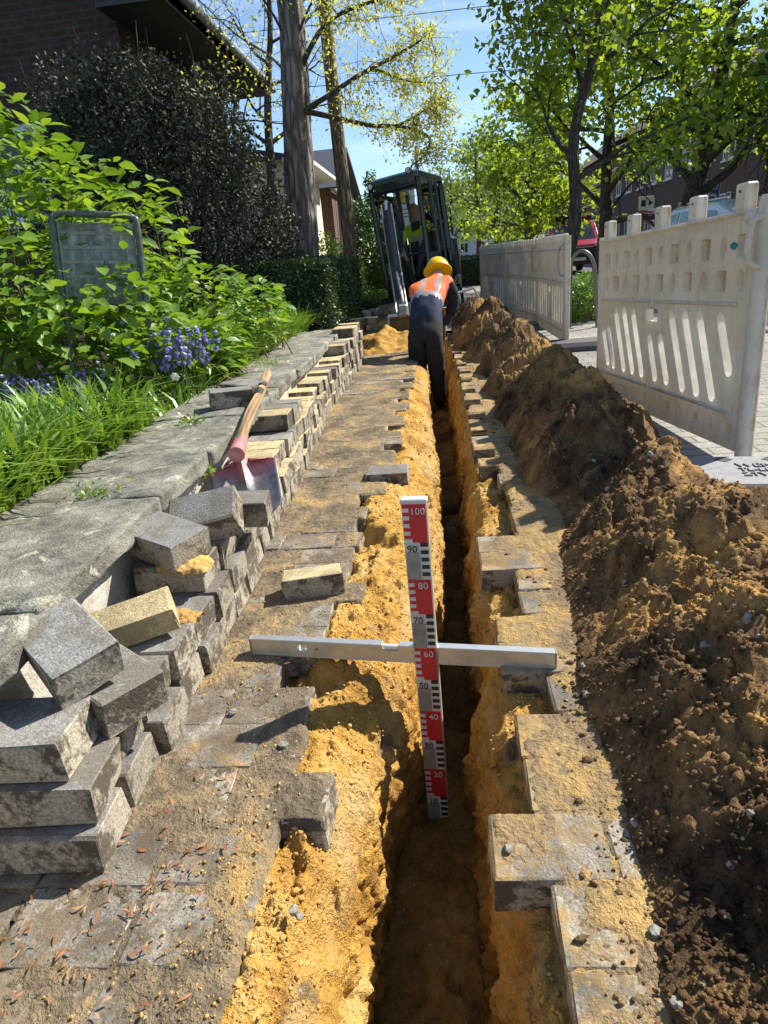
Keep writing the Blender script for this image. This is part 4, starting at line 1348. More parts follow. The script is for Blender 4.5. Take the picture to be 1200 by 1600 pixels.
def near_barrier(loc, rz, label):
    root = empty('fence_panel', loc, (0, R(-2.2), rz), label, 'barrier', 'plastic barrier panels along the dig')
    holes, pockets = [], []
    stp = .148
    k = 0
    x = BLN - .085
    while x > .06:
        sq, ov = rrect(x, .815, .088, .088, .012), oval(x, .815, .052, .092)
        pockets.append((sq if k % 2 == 0 else ov, .036 if k % 2 == 0 else .026))
        sq, ov = rrect(x, .685, .088, .085, .012), oval(x, .685, .062, .088)
        pockets.append((ov if k % 2 == 0 else sq, .026 if k % 2 == 0 else .036))
        bq = rrect(x, .082, .092, .055, .012) if k % 2 == 0 else oval(x, .082, .056, .062)
        pockets.append((bq, .028))
        x -= stp; k += 1
    # slanted slots: (top x, bottom x, top z, bottom z)
    sl, slb = [], []
    dx = .155
    for i, (xt, zt_, zb) in enumerate([(.10, .42, .225), (.19, .42, .215), (.30, .535, .215), (.43, .535, .215), (.56, .535, .215), (.80, .40, .215), (.93, .41, .215), (1.04, .535, .205), (1.18, .535, .205), (1.32, .535, .205), (1.50, .535, .33)]):
        frac = (zt_ - zb) / .32
        sl.append(slanted(xt - .01, zt_, xt - .01 + dx * frac, zb, .058)); slb.append(slanted(xt - .01, zt_, xt - .01 + dx * frac, zb, .104))  # back opening shaped wider so the visible slot walls catch sunlight
    holes += sl
    holes.append(rrect(.80, .525, .15, .062, .01)); slb.append(rrect(.80, .525, .17, .075, .01))
    V, F = panel_vf(rrect(BLN / 2, BHT / 2, BLN, BHT, .015), holes, pockets, BTH, slb)
    mb = MB().raw(V, F)
    for i in panel_vf.inner: mb.m[i] = 1
    link('panel', mb.mesh('panel'), [M['barrier'], M['barrier_slot_lit']], root)
    for zz in (.595, .155):
        for x0, x1 in ((.06, .78), (.84, 1.62)):
            MB().box(((x0 + x1) / 2, -.005, zz), (x1 - x0, .016, .016), bev=.005).build('rib', M['barrier'], root)
    mb = MB(); mb.box((BLN / 2, BTH / 2, BHT + .006), (BLN, .074, .018), bev=.006); mb.build('top_rail', M['barrier'], root)
    for x in (.10, .46, .82, 1.18, 1.565):
        mb = MB(); mb.box((x, BTH / 2, BHT + .062), (.080, .050, .105), bev=.007)
        mb.tube([(x, -.004 + .0, BHT + .085), (x, -.0052, BHT + .085)], .006, 8, mi=1)
        mb.build('top_lug', [M['barrier'], M['black']], root)
    mb = MB(); mb.tube([(BLN + .018, BTH / 2, -.045), (BLN + .018, BTH / 2, BHT + .03), (BLN + .018, BTH / 2, BHT + .055)], [.034, .034, .024], 14); mb.build('end_post', M['barrier'], root, True)
    mb = MB(); mb.tube([(-.012, BTH / 2, -.045), (-.012, BTH / 2, BHT + .03)], .026, 12); mb.build('end_post', M['barrier'], root, True)
    mb = MB(); mb.box((BLN - .035, .010, BHT - .015), (.075, .07, .055), bev=.018); mb.build('hook', M['barrier'], root)
    mb = MB(); mb.tube(arc([(BLN + .035, BTH / 2, .91), (BLN + .035, -.035, .90), (BLN + .035, -.050, .82), (BLN + .035, -.045, .76), (BLN + .035, -.01, .735), (BLN + .035, BTH / 2, .74)], 6), .012, 8)
    mb.build('lock_loop', M['barrier'], root, True)
    # sprayed mark in the last pocket
    rgm = random.Random(4)
    def blot(cx, cz, rx, rz, y0, y1):
        return MB().prism([(cx + rx * (1 + rgm.uniform(-.28, .22)) * math.cos(q * .3307), cz + rz * (1 + rgm.uniform(-.28, .22)) * math.sin(q * .3307)) for q in range(19)], 'y', y0, y1)
    blot(BLN - .085, .818, .034, .033, .0330, .0362).build('spray_mark', M['teal'], root)
    blot(BLN - .150, .818, .026, .016, -.0018, .0006).build('spray_mark', M['teal'], root)
    return root
bx0, by0, bx1, by1 = 1.015, 4.40, 1.205, 2.71
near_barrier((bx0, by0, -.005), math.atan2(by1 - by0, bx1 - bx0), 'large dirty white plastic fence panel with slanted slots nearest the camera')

def far_barrier():
    root = empty('fence_panel', group='plastic barrier panels along the dig', cat='barrier')
    holes = []
    for i in range(12):
        x = .12 + i * (BLN - .24) / 11
        if i in (5, 6):
            continue
        holes.append(rrect(x, .33, .062, .34, .014))
    holes.append(rrect(BLN / 2, .46, .13, .05, .008))
    pockets = [(rrect(.2 + i * .13, .72, .022, .045, .008), .012) for i in range(11)] + [(rrect(BLN / 2, .30, .15, .20, .01), .008)]
    V, F = panel_vf(rrect(BLN / 2, .455, BLN, .91, .015), holes, pockets, .028)
    mb = MB().raw(V, F)
    for i in panel_vf.inner: mb.m[i] = 1
    mb.build('panel', [M['barrier'], M['barrier_slot_lit']], root)
    for zz in (.55, .11, .845): MB().box((BLN / 2, -.004, zz), (BLN - .1, .014, .018), bev=.004).build('rib', M['barrier'], root)
    lug = MB().box((0, 0, 0), (.065, .046, .07), bev=.01).mesh('top_lug')
    for i in range(13):
        o = link('top_lug', lug, M['barrier'], root); o.location = (.07 + i * (BLN - .14) / 12, .016, .945)
    for x in (-.012, BLN + .012):
        mb = MB(); mb.tube([(x, .022, -.04), (x, .022, .96)], .028, 12); mb.build('end_post', M['barrier'], root, True)
    mb = MB(); mb.tube(arc([(BLN + .03, .02, .90), (BLN - .04, -.04, .86), (BLN - .06, -.05, .72), (BLN - .03, -.04, .62), (BLN + .02, .02, .62)], 6), .009, 8); mb.build('lock_loop', M['steel'], root, True)
    return root
fb = far_barrier()
spots = [((1.16, 8.25), (1.175, 6.50), 'pale fence panel with narrow upright slots standing before the bicycle hoop'),
         ((.955, 10.05), (1.18, 8.32), 'middle fence panel of the far row with lit upright slots'),
         ((.70, 11.8), (.945, 10.12), 'farthest fence panel of the row at its left end'),
         ((.40, 14.2), (.335, 12.45), 'white fence panel seen edge on beside the excavator')]
for k, (a, b, lb) in enumerate(spots):
    o = fb if k == 0 else copy_tree(fb)
    o.location = (a[0], a[1], .05)
    o.rotation_euler = (0, 0, math.atan2(b[1] - a[1], b[0] - a[0]))
    o['label'] = lb

# rubber feet of the panels
def foot_mesh(L, Wd, Ht):
    mb = MB()
    V = []
    for z, ins in ((0, 0), (Ht * .55, 0), (Ht, .035)):
        a, b, c = L / 2 - ins, Wd / 2 - ins, .07
        V += [(x, y, z) for x, y in ((-a + c, -b), (a - c, -b), (a, -b + c), (a, b - c), (a - c, b), (-a + c, b), (-a, b - c), (-a, -b + c))]
    F = []
    for j in range(2):
        for k in range(8): F.append((j * 8 + k, j * 8 + (k + 1) % 8, j * 8 + 8 + (k + 1) % 8, j * 8 + 8 + k))
    F.append(tuple(range(16, 24)))
    mb.raw(V, F)
    return mb
foot = empty('barrier_foot', (1.27, 2.40, -.002), (0, 0, R(-9)), 'grey recycled rubber foot with raised lettering under the nearest fence panel', 'barrier foot', 'rubber feet of the barrier panels')
foot_mesh(.80, .40, .085).build('foot_slab', M['rubber_lit'], foot)
for x in (-.03, .10, -.20): MB().box((x, .125, .0845), (.05, .05, .004), rot=(0, 0, R(45))).build('socket_hole', M['black'], foot)
for i, s in enumerate(('WEMAS', 'TL-LEITEL', 'ZTV-SA')):
    text_obj('raised_lettering', s, .058 if i == 0 else .047, M['rubber_lit'], foot, (-.175, .045 - .055 * i, .0865), (0, 0, 0), .004, 'LEFT')
fm = None
for (x, y, rz), lb in (((1.03, 4.45, R(-6)), 'black rubber foot under the far end of the nearest fence panel'), ((1.21, 6.42, R(-3)), 'black rubber foot under the fence panel before the bicycle hoop'), ((1.19, 8.3, R(-5)), 'black rubber foot between the first two far fence panels'), ((.95, 10.08, R(-8)), 'black rubber foot between the two farthest fence panels')):
    if fm is None: fm = foot_mesh(.74, .38, .075).mesh('barrier_foot')
    o = link('barrier_foot', fm, M['rubber']); o.location = (x, y, .0); o.rotation_euler = (0, 0, rz)
    tag(o, lb, 'barrier foot', 'rubber feet of the barrier panels')

# ------------------------------------------------------------------ excavator
ex = empty('mini_excavator', (-.26, 11.25, 0), (0, R(-6), R(-17)), 'dark green mini excavator with glazed cab digging at the end of the trench', 'excavator')
EXM = Matrix.Translation((-.26, 11.25, 0)) @ Euler((0, R(-6), R(-17))).to_matrix().to_4x4()
EXI = EXM.inverted()
def toL(p): return EXI @ Vector(p)
cx0, cx1, cy0, cy1, cz0, cz1 = -.36, .40, -.62, .58, .30, 2.08
def post(name, pts, w=.06, mat='cab_paint'):
    mb = MB()
    for a, b in zip(pts[:-1], pts[1:]):
        mb.tube([a, b], w / 2, 8)
    return mb.build(name, M[mat], ex, True)
post('front_post', arc([(cx0 + .02, cy0, .62), (cx0, cy0, 1.3), (cx0, cy0 + .01, 1.95), (cx0 + .02, cy0 + .08, 2.05)], 5), .085)
post('front_post', arc([(cx1 - .02, cy0, .62), (cx1, cy0, 1.3), (cx1, cy0 + .01, 1.95), (cx1 - .02, cy0 + .08, 2.05)], 5), .085)
post('rear_post', arc([(cx0, cy1, .8), (cx0, cy1, 1.9), (cx0 + .02, cy1 - .1, 2.05)], 5), .08)
post('rear_post', arc([(cx1, cy1, .8), (cx1, cy1, 1.9), (cx1 - .02, cy1 - .1, 2.05)], 5), .08)
post('door_post', [(cx1 + .012, -.05, .65), (cx1 + .012, -.05, 2.0)], .07)
post('door_post', [(cx1 + .015, .24, .65), (cx1 + .015, .24, 2.0)], .05)
post('side_post', [(cx0 - .005, .0, .7), (cx0 - .005, .0, 2.0)], .06)
post('front_sill', [(cx0, cy0, .98), (cx1, cy0, .98)], .035)
post('front_header', [(cx0, cy0 + .02, 1.93), (cx1, cy0 + .02, 1.93)], .08)
post('inner_post', [(cx0 + .20, cy1 - .05, .9), (cx0 + .17, cy1 - .05, 1.95)], .06)
mb = MB()
rp = rrect(0, -.02, cx1 - cx0 + .08, cy1 - cy0 + .10, .10, 5)
V = [(x + .02, y, 2.02) for x, y in rp] + [(x + .02, y, 2.09) for x, y in rp] + [(x * .86 + .02, y * .88, 2.125) for x, y in rp]
n = len(rp)
F = [(j * n + k, j * n + (k + 1) % n, (j + 1) * n + (k + 1) % n, (j + 1) * n + k) for j in (0, 1) for k in range(n)] + [tuple(range(2 * n, 3 * n)), tuple(range(n - 1, -1, -1))]
mb.raw(V, F); mb.build('roof', M['cab_roof'], ex, True)
mb = MB(); mb.box((.02, -.01, .47), (.78, 1.24, .34), bev=.05); mb.build('cab_floor_body', M['cab_paint'], ex)
mb = MB(); mb.box((.02, .82, .86), (.84, .52, .82), bev=.12); mb.build('engine_cover', M['cab_paint'], ex)
mb = MB(); mb.box((0, .0, .30), (.55, .7, .14), bev=.03); mb.build('swing_frame', M['steel'], ex)
for s in (-1, 1):
    mb = MB()
    prof = [(.78 * math.cos(a) if abs(math.cos(a)) < .2 else math.copysign(.58 + .2 * abs(math.cos(a)), math.cos(a)), .20 + .20 * math.sin(a)) for a in np.linspace(0, 2 * math.pi, 28, endpoint=False)]
    mb.prism(prof, 'x', s * .36 - .12, s * .36 + .12)
    tr = mb.build('track', M['tyre'], ex)
    for k in range(4):
        mb = MB(); mb.tube([(s * .36 - .125, -.5 + k * .33, .17), (s * .36 + .125, -.5 + k * .33, .17)], .09, 12); mb.build('roller', M['steel'], tr)
    mb = MB()
    for k in range(22):
        yb = -.66 + k * .063
        mb.box((s * .36, yb, .405), (.24, .028, .022))
    mb.build('track_pads', M['tyre'], tr)
mb = MB(); mb.box((0, -1.02, .18), (.9, .07, .26), bev=.02); mb.box((-.3, -.8, .18), (.08, .45, .08)); mb.box((.3, -.8, .18), (.08, .45, .08)); mb.build('dozer_blade', M['machine_white'], ex)
def pane(name, quad, mat='glass', t=.006):
    q = [Vector(p) for p in quad]
    nrm = (q[1] - q[0]).cross(q[3] - q[0]).normalized() * t
    V = [tuple(p) for p in q] + [tuple(p + nrm) for p in q]
    return MB().raw(V, [(0, 1, 2, 3), (7, 6, 5, 4), (0, 4, 5, 1), (1, 5, 6, 2), (2, 6, 7, 3), (3, 7, 4, 0)]).build(name, M[mat], ex)
pane('windscreen', [(cx0 + .04, cy0, 1.0), (cx1 - .04, cy0, 1.0), (cx1 - .04, cy0 + .01, 1.90), (cx0 + .04, cy0 + .01, 1.90)])
pane('lower_windscreen', [(cx0 + .04, cy0 - .01, .62), (cx1 - .04, cy0 - .01, .62), (cx1 - .04, cy0 - .01, .965), (cx0 + .04, cy0 - .01, .965)], 'glass')
pane('side_window', [(cx1 + .005, cy0 + .06, .95), (cx1 + .005, -.09, .95), (cx1 + .005, -.09, 1.95), (cx1 + .005, cy0 + .06, 1.95)])
pane('side_window', [(cx1 + .005, -.01, .95), (cx1 + .005, .21, .95), (cx1 + .005, .21, 1.95), (cx1 + .005, -.01, 1.95)])
pane('side_window', [(cx1 + .005, .27, .95), (cx1 + .005, cy1 - .05, .95), (cx1 + .005, cy1 - .05, 1.95), (cx1 + .005, .27, 1.95)])
pane('side_window', [(cx0 - .005, cy0 + .06, .95), (cx0 - .005, -.04, .95), (cx0 - .005, -.04, 1.95), (cx0 - .005, cy0 + .06, 1.95)])
pane('side_window', [(cx0 - .005, .04, .95), (cx0 - .005, cy1 - .05, .95), (cx0 - .005, cy1 - .05, 1.95), (cx0 - .005, .04, 1.95)])
pane('rear_window', [(cx0 + .05, cy1, 1.3), (cx1 - .05, cy1, 1.3), (cx1 - .05, cy1, 1.93), (cx0 + .05, cy1, 1.93)])
mb = MB(); mb.box((cx1 + .02, -.33, .80), (.03, .50, .32), bev=.01); mb.build('door_panel', M['cab_paint'], ex)
mb = MB(); mb.box((cx1 + .055, .30, .98), (.05, .11, .05), bev=.012); mb.build('door_handle', M['plastic_blk'], ex)
for x, y in ((cx0 + .03, cy0 - .03), (cx1 - .10, cy0 - .03)):
    mb = MB(); mb.lathe([(.018, -.03), (.04, -.02), (.048, .02), (.046, .035)], 14, 0, Matrix.Translation((x, y, 2.115 if x > 0 else 2.03)) @ Matrix.Rotation(R(90), 4, 'X'))
    lamp = mb.build('work_lamp', M['plastic_blk'], ex, True)
    mb = MB(); mb.lathe([(.040, 0), (.030, .006)], 14, 0, Matrix.Translation((x, y - .033, 2.115 if x > 0 else 2.03)) @ Matrix.Rotation(R(90), 4, 'X')); mb.build('lens', M['lens'], lamp)
mb = MB(); mb.box((0.02, .22, .78), (.46, .46, .14), bev=.05); mb.box((.02, .44, 1.15), (.44, .12, .70), rot=(R(-8), 0, 0), bev=.05); mb.build('seat', M['plastic_blk'], ex)
for s in (-1, 1):
    mb = MB(); mb.tube([(s * .27, -.1, .75), (s * .27, -.16, 1.02)], .012, 8); mb.box((s * .27, -.165, 1.05), (.04, .04, .10), bev=.015); mb.build('control_lever', M['plastic_blk'], ex)
for s in (-.08, .06): MB().tube([(s, -.42, .7), (s * 1.1, -.46, 1.02)], .013, 8).build('track_lever', M['steel_worn'], ex)
# boom, stick and bucket: shaped plates swept along the joint line
def plate_arm(name, pts, hs, w, mat):
    """box-section arm through world points pts with section heights hs and width w"""
    P_ = [toL(p) for p in pts]
    side = (EXI.to_3x3() @ Vector((1, .0, 0))).normalized()
    V, F = [], []
    for i, p in enumerate(P_):
        t = (P_[min(i + 1, len(P_) - 1)] - P_[max(i - 1, 0)]).normalized()
        sd = (side - t * side.dot(t)).normalized()
        up = sd.cross(t).normalized()
        for a, b in ((-1, -1), (1, -1), (1, 1), (-1, 1)):
            V.append(tuple(p + sd * a * w / 2 + up * b * hs[i] / 2))
    for i in range(len(P_) - 1):
        for k in range(4): F.append((i * 4 + k, i * 4 + (k + 1) % 4, i * 4 + 4 + (k + 1) % 4, i * 4 + 4 + k))
    F += [(3, 2, 1, 0), tuple(len(V) - 4 + k for k in range(4))]
    o = MB().raw(V, F).build(name, M[mat], ex)
    b = o.modifiers.new('b', 'BEVEL'); b.width = .012; b.segments = 2
    return o
def rod(name, a, b, r, mat, parent=ex, n=12):
    return MB().tube([toL(a), toL(b)], r, n).build(name, M[mat], parent, True)
bA, bB, bC = Vector((-.50, 10.45, .62)), Vector((-.60, 10.0, 1.20)), Vector((-.665, 9.42, 1.40))
sT, sK, sE = Vector((-.655, 9.34, 1.52)), Vector((-.60, 9.05, 1.10)), Vector((-.46, 7.95, .30))
boom = plate_arm('boom', arc([bA, bB, bC], 5), [.20, .22, .24, .25, .25, .25, .24, .22, .20, .18, .16], .13, 'cab_paint')
stick = plate_arm('stick', [sT, sT.lerp(sK, .5), sK, sE], [.13, .19, .20, .12], .11, 'plastic_blk')
# white weathered flanges along the stick, seen as two bright lines
for s in (-1, 1):
    off = Vector((s * .066, -.03, .05))
    o = MB().tube([toL(p + off) for p in (sT + Vector((0, 0, .05)), sK, sE)], .013, 6).build('flange', M['steel_worn'], stick)
cyl = rod('cylinder', bB + Vector((-.02, -.15, .22)), sT + Vector((-.03, .42, .16)), .045, 'cab_paint')
rod('piston_rod', sT + Vector((-.03, .45, .17)), sT + Vector((0, 0, .02)), .022, 'steel_worn', cyl)
cyl = rod('cylinder', sT + Vector((.03, -.14, -.02)), sK + Vector((.055, -.45, -.28)), .048, 'cab_paint')
rod('piston_rod', sK + Vector((.055, -.43, -.26)), sE + Vector((.03, -.12, .12)), .022, 'steel_worn', cyl)
cyl = rod('cylinder', Vector((-.40, 10.4, .55)), Vector((-.47, 10.05, .92)), .05, 'cab_paint')
rod('piston_rod', Vector((-.46, 10.07, .90)), Vector((-.52, 9.85, 1.12)), .024, 'steel_worn', cyl)
for k in range(3):
    pts = arc([bB + Vector((.09 + k * .02, -.05, .12)), sT + Vector((.12 + .02 * k, .12, .10 - k * .05)), sT + Vector((.15 + .02 * k, -.05, -.25)), sK + Vector((.10 + .015 * k, .0, -.1)), sK + Vector((.07, -.3, -.25))], 7)
    MB().tube([toL(p) for p in pts], .013, 7).build('hydraulic_hose', M['hose'], ex, True)
for p in (sT, bC + Vector((0, -.02, .02)), sE):
    q = Vector(p)
    MB().tube([toL(q - Vector((.085, 0, 0))), toL(q + Vector((.085, 0, 0)))], .035, 12).build('pivot_pin', M['steel_worn'], ex, True)
# bucket: curved shell with side plates and teeth


prof = [(.02, .30), (.16, .26), (.25, .14), (.27, 0.0), (.22, -.13), (.10, -.22), (-.06, -.25), (-.20, -.22)]
BKM = EXI @ Matrix.Translation((-.44, 7.66, .06)) @ Matrix.Rotation(R(-12), 4, 'X')
mb = MB()
w = .17
V, F = [], []
for (y, z) in prof:
    V += [(-w, y, z), (w, y, z)]
for (y, z) in prof:
    V += [(-w, y * .90 - .005, z * .90), (w, y * .90 - .005, z * .90)]
m = len(prof)
for i in range(m - 1):
    F.append((2 * i, 2 * i + 1, 2 * i + 3, 2 * i + 2)); F.append((2 * m + 2 * i, 2 * m + 2 * i + 2, 2 * m + 2 * i + 3, 2 * m + 2 * i + 1))
F += [(0, 2 * m, 2 * m + 1, 1), (2 * m - 2, 2 * m - 1, 4 * m - 1, 4 * m - 2)]
mb.raw(V, F, 0, BKM)
for s in (-1, 1):
    mb.prism([(y, z) for y, z in prof], 'x', s * w - .006, s * w + .006, 0, BKM)
bko = mb.build('bucket', M['steel_worn'], ex)
for k in range(4):
    MB().box((-.13 + k * .087, -.24, -.225), (.045, .11, .025), mi=0, M=BKM).build('tooth', M['steel'], bko)
mb = MB().box((0, .06, .33), (.12, .16, .14), bev=.02, M=BKM); mb.build('bucket_bracket', M['steel'], bko)
mb = MB(); mb.box((.02, cy0 - .02, .80), (.10, .02, .14)); mb.build('yellow_sticker', M['sign_yellow'], ex)

# ------------------------------------------------------------------ people
def person(name, joints, edges, label, mats, classify, root_joint, subdiv=2):
    names = list(joints)
    me = bpy.data.meshes.new(name + '_rig')
    me.from_pydata([joints[n_][0] for n_ in names], [(names.index(a), names.index(b)) for a, b in edges], [])
    tmp = bpy.data.objects.new('tmp', me)
    COL.objects.link(tmp)
    md = tmp.modifiers.new('Skin', 'SKIN'); md.use_smooth_shade = True; md.branch_smoothing = .35
    sv = me.skin_vertices[0].data
    for i, n_ in enumerate(names):
        r = joints[n_][1]
        sv[i].radius = r if isinstance(r, tuple) else (r, r)
        sv[i].use_root = (n_ == root_joint)
    ss = tmp.modifiers.new('Sub', 'SUBSURF'); ss.levels = subdiv; ss.render_levels = subdiv
    dg = bpy.context.evaluated_depsgraph_get()
    out = bpy.data.meshes.new_from_object(tmp.evaluated_get(dg))
    bpy.data.objects.remove(tmp)
    out.name = name
    keys = list(mats)
    out.materials.clear()
    for k_ in keys: out.materials.append(mats[k_])
    seg = [(Vector(joints[a][0]), Vector(joints[b][0]), a, b) for a, b in edges]
    # wrinkles in the cloth
    co = np.array([v.co[:] for v in out.vertices])
    nr = np.array([v.normal[:] for v in out.vertices])
    co = co + nr * (.013 * fbm(co, 10, 3, .55, 500) + .012 * np.abs(fbm(co * np.array([1, 1, 2.0]), 17, 2, .5, 510)))[:, None]
    out.vertices.foreach_set('co', co.astype(np.float32).ravel())
    for p in out.polygons:
        c = p.center
        best = None
        for a, b, na, nb in seg:
            ab = b - a
            t = max(0, min(1, (c - a).dot(ab) / ab.length_squared))
            dd = (c - (a + ab * t)).length
            if best is None or dd < best[0]: best = (dd, na, nb, t)
        p.material_index = keys.index(classify(c, best[1], best[2], best[3], p.normal))
        p.use_smooth = True
    o = link(name, out)
    return tag(o, label, 'person')

# the digger standing in the trench, bent forward, seen from behind
FL = FLOOR
wj = {
    'pel': ((-.175, 6.40, .35), (.165, .135)), 'spi': ((-.145, 6.60, .49), (.165, .125)), 'che': ((-.085, 6.86, .63), (.185, .130)), 'nek': ((-.035, 7.06, .72), (.065, .06)), 'hed': ((-.02, 7.16, .765), (.085, .08)),
    'hL': ((-.255, 6.40, .25), .110), 'kL': ((-.255, 6.50, -.08), .088), 'aL': ((-.215, 6.50, FL + .08), .062), 'tL': ((-.205, 6.66, FL + .035), .045),
    'hR': ((-.095, 6.40, .25), .110), 'kR': ((-.075, 6.46, -.08), .086), 'aR': ((-.060, 6.46, FL + .08), .060), 'tR': ((-.05, 6.62, FL + .035), .045),
    'sL': ((-.26, 6.92, .66), .080), 'eL': ((-.235, 7.06, .46), .058), 'wL': ((-.06, 7.10, .33), .04),
    'sR': ((.085, 6.88, .69), .082), 'eR': ((.140, 6.92, .46), .062), 'wR': ((.075, 6.88, .36), .045),
}
we = [('pel', 'spi'), ('spi', 'che'), ('che', 'nek'), ('nek', 'hed'), ('pel', 'hL'), ('hL', 'kL'), ('kL', 'aL'), ('aL', 'tL'), ('pel', 'hR'), ('hR', 'kR'), ('kR', 'aR'), ('aR', 'tR'), ('che', 'sL'), ('sL', 'eL'), ('eL', 'wL'), ('che', 'sR'), ('sR', 'eR'), ('eR', 'wR')]
axis0, axis1 = Vector(wj['pel'][0]), Vector(wj['che'][0])
def wclass(c, a, b, t, n):
    k = {a, b}
    if k & {'kL', 'kR'} and not k & {'pel'}:
        return 'boot' if (a in ('aL', 'aR')) else 'trouser'
    if a in ('aL', 'aR'): return 'boot'
    if k <= {'pel', 'hL', 'hR'}: return 'trouser'
    if k & {'eL', 'eR', 'wL', 'wR'}: return 'sleeve'
    if b == 'hed': return 'skin'
    s = (c - axis0).dot((axis1 - axis0).normalized()) / (axis1 - axis0).length
    if s < .10: return 'trouser'
    if s < .52: return 'navy'
    if s < .62: return 'tape'
    if abs(c.x - (-.155 + .07 * s) - .075) < .022 and s > .6 and n.z > .15: return 'tape'
    if abs(c.x - (-.155 + .07 * s) + .075) < .022 and s > .6 and n.z > .15: return 'tape'
    return 'vest'
worker = person('person', wj, we, 'worker in orange vest and yellow helmet bent over in the trench, seen from behind',
                {'trouser': M['black_cloth'], 'boot': M['plastic_blk'], 'sleeve': M['black_cloth'], 'skin': M['skin'], 'navy': M['navy'], 'tape': M['reflect'], 'vest': M['hivis_or']}, wclass, 'pel', 3)
# helmet
HM = Matrix.Translation((-.015, 7.18, .79)) @ Matrix.Rotation(R(-40), 4, 'X')
mb = MB(); mb.lathe([(.128, -.01), (.127, .02), (.117, .065), (.090, .108), (.05, .132), (.012, .138)], 22, 0, HM); mb.lathe([(.150, -.018), (.150, -.008), (.125, .004)], 22, 0, HM)
mb.build('helmet', M['helmet'], worker, True)
def hand(P, fdir, palm_n, parent, mat, s=1.0, curl=1.1):
    """palm plus five separate bent fingers; P wrist, fdir pointing to the fingers, palm_n out of the palm"""
    f = Vector(fdir).normalized(); n = Vector(palm_n); n = (n - f * n.dot(f)).normalized(); sd = f.cross(n)
    P = Vector(P)
    mb = MB()
    mb.tube([P - f * .02 * s, P + f * .03 * s, P + f * .08 * s], [.026 * s, .036 * s, .036 * s], 10)
    for k, L in enumerate((.072, .080, .075, .058)):
        b = P + f * .078 * s + sd * (.030 - .020 * k) * s
        d1 = (f * math.cos(curl * .4) + n * math.sin(curl * .4)); d2 = (f * math.cos(curl) + n * math.sin(curl)); d3 = (f * math.cos(curl * 1.8) + n * math.sin(curl * 1.8))
        q1 = b + d1 * L * .45 * s; q2 = q1 + d2 * L * .32 * s; q3 = q2 + d3 * L * .25 * s
        mb.tube([b - f * .01 * s, q1, q2, q3], [.0105 * s, .0098 * s, .009 * s, .007 * s], 8)
    b = P + f * .025 * s + sd * .034 * s
    q1 = b + (f * .5 + sd * .7 + n * .4).normalized() * .04 * s; q2 = q1 + (f * .7 + n * .7).normalized() * .032 * s
    mb.tube([b, q1, q2], [.013 * s, .0115 * s, .009 * s], 8)
    return mb.build('hand', mat, parent, True)
hand((.075, 6.88, .36), (-.35, .15, -.75), (-.8, .3, .2), worker, M['glove'], 1.15)
hand((-.06, 7.10, .33), (.35, .0, -.75), (.6, -.6, .2), worker, M['glove'], 1.15)
hs = empty('digging_spade', (0, 0, 0), label='wooden handled spade held by the bent worker in the trench', cat='spade')
mb = MB(); mb.tube([(.045, 6.93, .42), (.0, 6.97, .0), (-.035, 7.02, -.30)], .017, 10); mb.build('handle', M['wood'], hs, True)
mb = MB(); mb.box((-.05, 7.04, -.40), (.17, .012, .22), rot=(R(-8), R(-6), 0), bev=.004); mb.build('blade', M['steel'], hs)
mb = MB(); mb.tube([(.045 - .05, 6.93, .425), (.045 + .05, 6.93, .425)], .015, 8); mb.build('grip', M['wood'], hs, True)

# the operator in the cab (joints in the cab's own frame, turned into place)
def EXW(x, y, z): return tuple(EXM @ Vector((x, y, z)))
oj = {
    'pel': (EXW(.02, .22, .93), (.16, .13)), 'spi': (EXW(.02, .24, 1.10), (.17, .125)), 'che': (EXW(.03, .20, 1.32), (.185, .125)), 'nek': (EXW(.03, .16, 1.50), (.062, .062)), 'hd1': (EXW(.03, .12, 1.58), (.078, .088)), 'hd2': (EXW(.03, .12, 1.70), (.082, .095)), 'hd3': (EXW(.03, .13, 1.755), (.05, .06)),
    'hL': (EXW(-.10, .14, .92), .10), 'kL': (EXW(-.14, -.26, .98), .075), 'aL': (EXW(-.14, -.32, .60), .055),
    'hR': (EXW(.14, .14, .92), .10), 'kR': (EXW(.18, -.26, .98), .075), 'aR': (EXW(.18, -.32, .60), .055),
    'sL': (EXW(-.19, .19, 1.40), .080), 'eL': (EXW(-.29, .08, 1.16), .060), 'wL': (EXW(-.27, -.12, 1.07), .038),
    'sR': (EXW(.25, .19, 1.40), .080), 'eR': (EXW(.33, .08, 1.16), .060), 'wR': (EXW(.29, -.12, 1.07), .038),
}
oe = [('pel', 'spi'), ('spi', 'che'), ('che', 'nek'), ('nek', 'hd1'), ('hd1', 'hd2'), ('hd2', 'hd3'), ('pel', 'hL'), ('hL', 'kL'), ('kL', 'aL'), ('pel', 'hR'), ('hR', 'kR'), ('kR', 'aR'), ('che', 'sL'), ('sL', 'eL'), ('eL', 'wL'), ('che', 'sR'), ('sR', 'eR'), ('eR', 'wR')]
def oclass(c, a, b, t, n):
    k = {a, b}
    q = EXI @ c
    if k & {'hd1', 'hd2', 'hd3'}:
        return 'hair' if (q.z > 1.735 or (q.z > 1.64 and q.y > .15)) else 'skin'
    if k <= {'pel', 'hL', 'hR', 'kL', 'kR', 'aL', 'aR'}: return 'navy'
    if q.z < 1.17 and not k & {'eL', 'eR', 'wL', 'wR'}: return 'navy'
    if q.z < 1.27 and not k & {'eL', 'eR', 'wL', 'wR'}: return 'tape'
    if q.z > 1.36 and abs(q.x - .03) < .075 and q.y < .2: return 'navy'
    return 'vest'
oper = person('person', oj, oe, 'excavator operator in yellow jacket sitting in the cab looking down', {'skin': M['skin'], 'hair': M['hair'], 'navy': M['navy'], 'tape': M['tape_tan'], 'vest': M['hivis_ye']}, oclass, 'pel')
mb = MB()
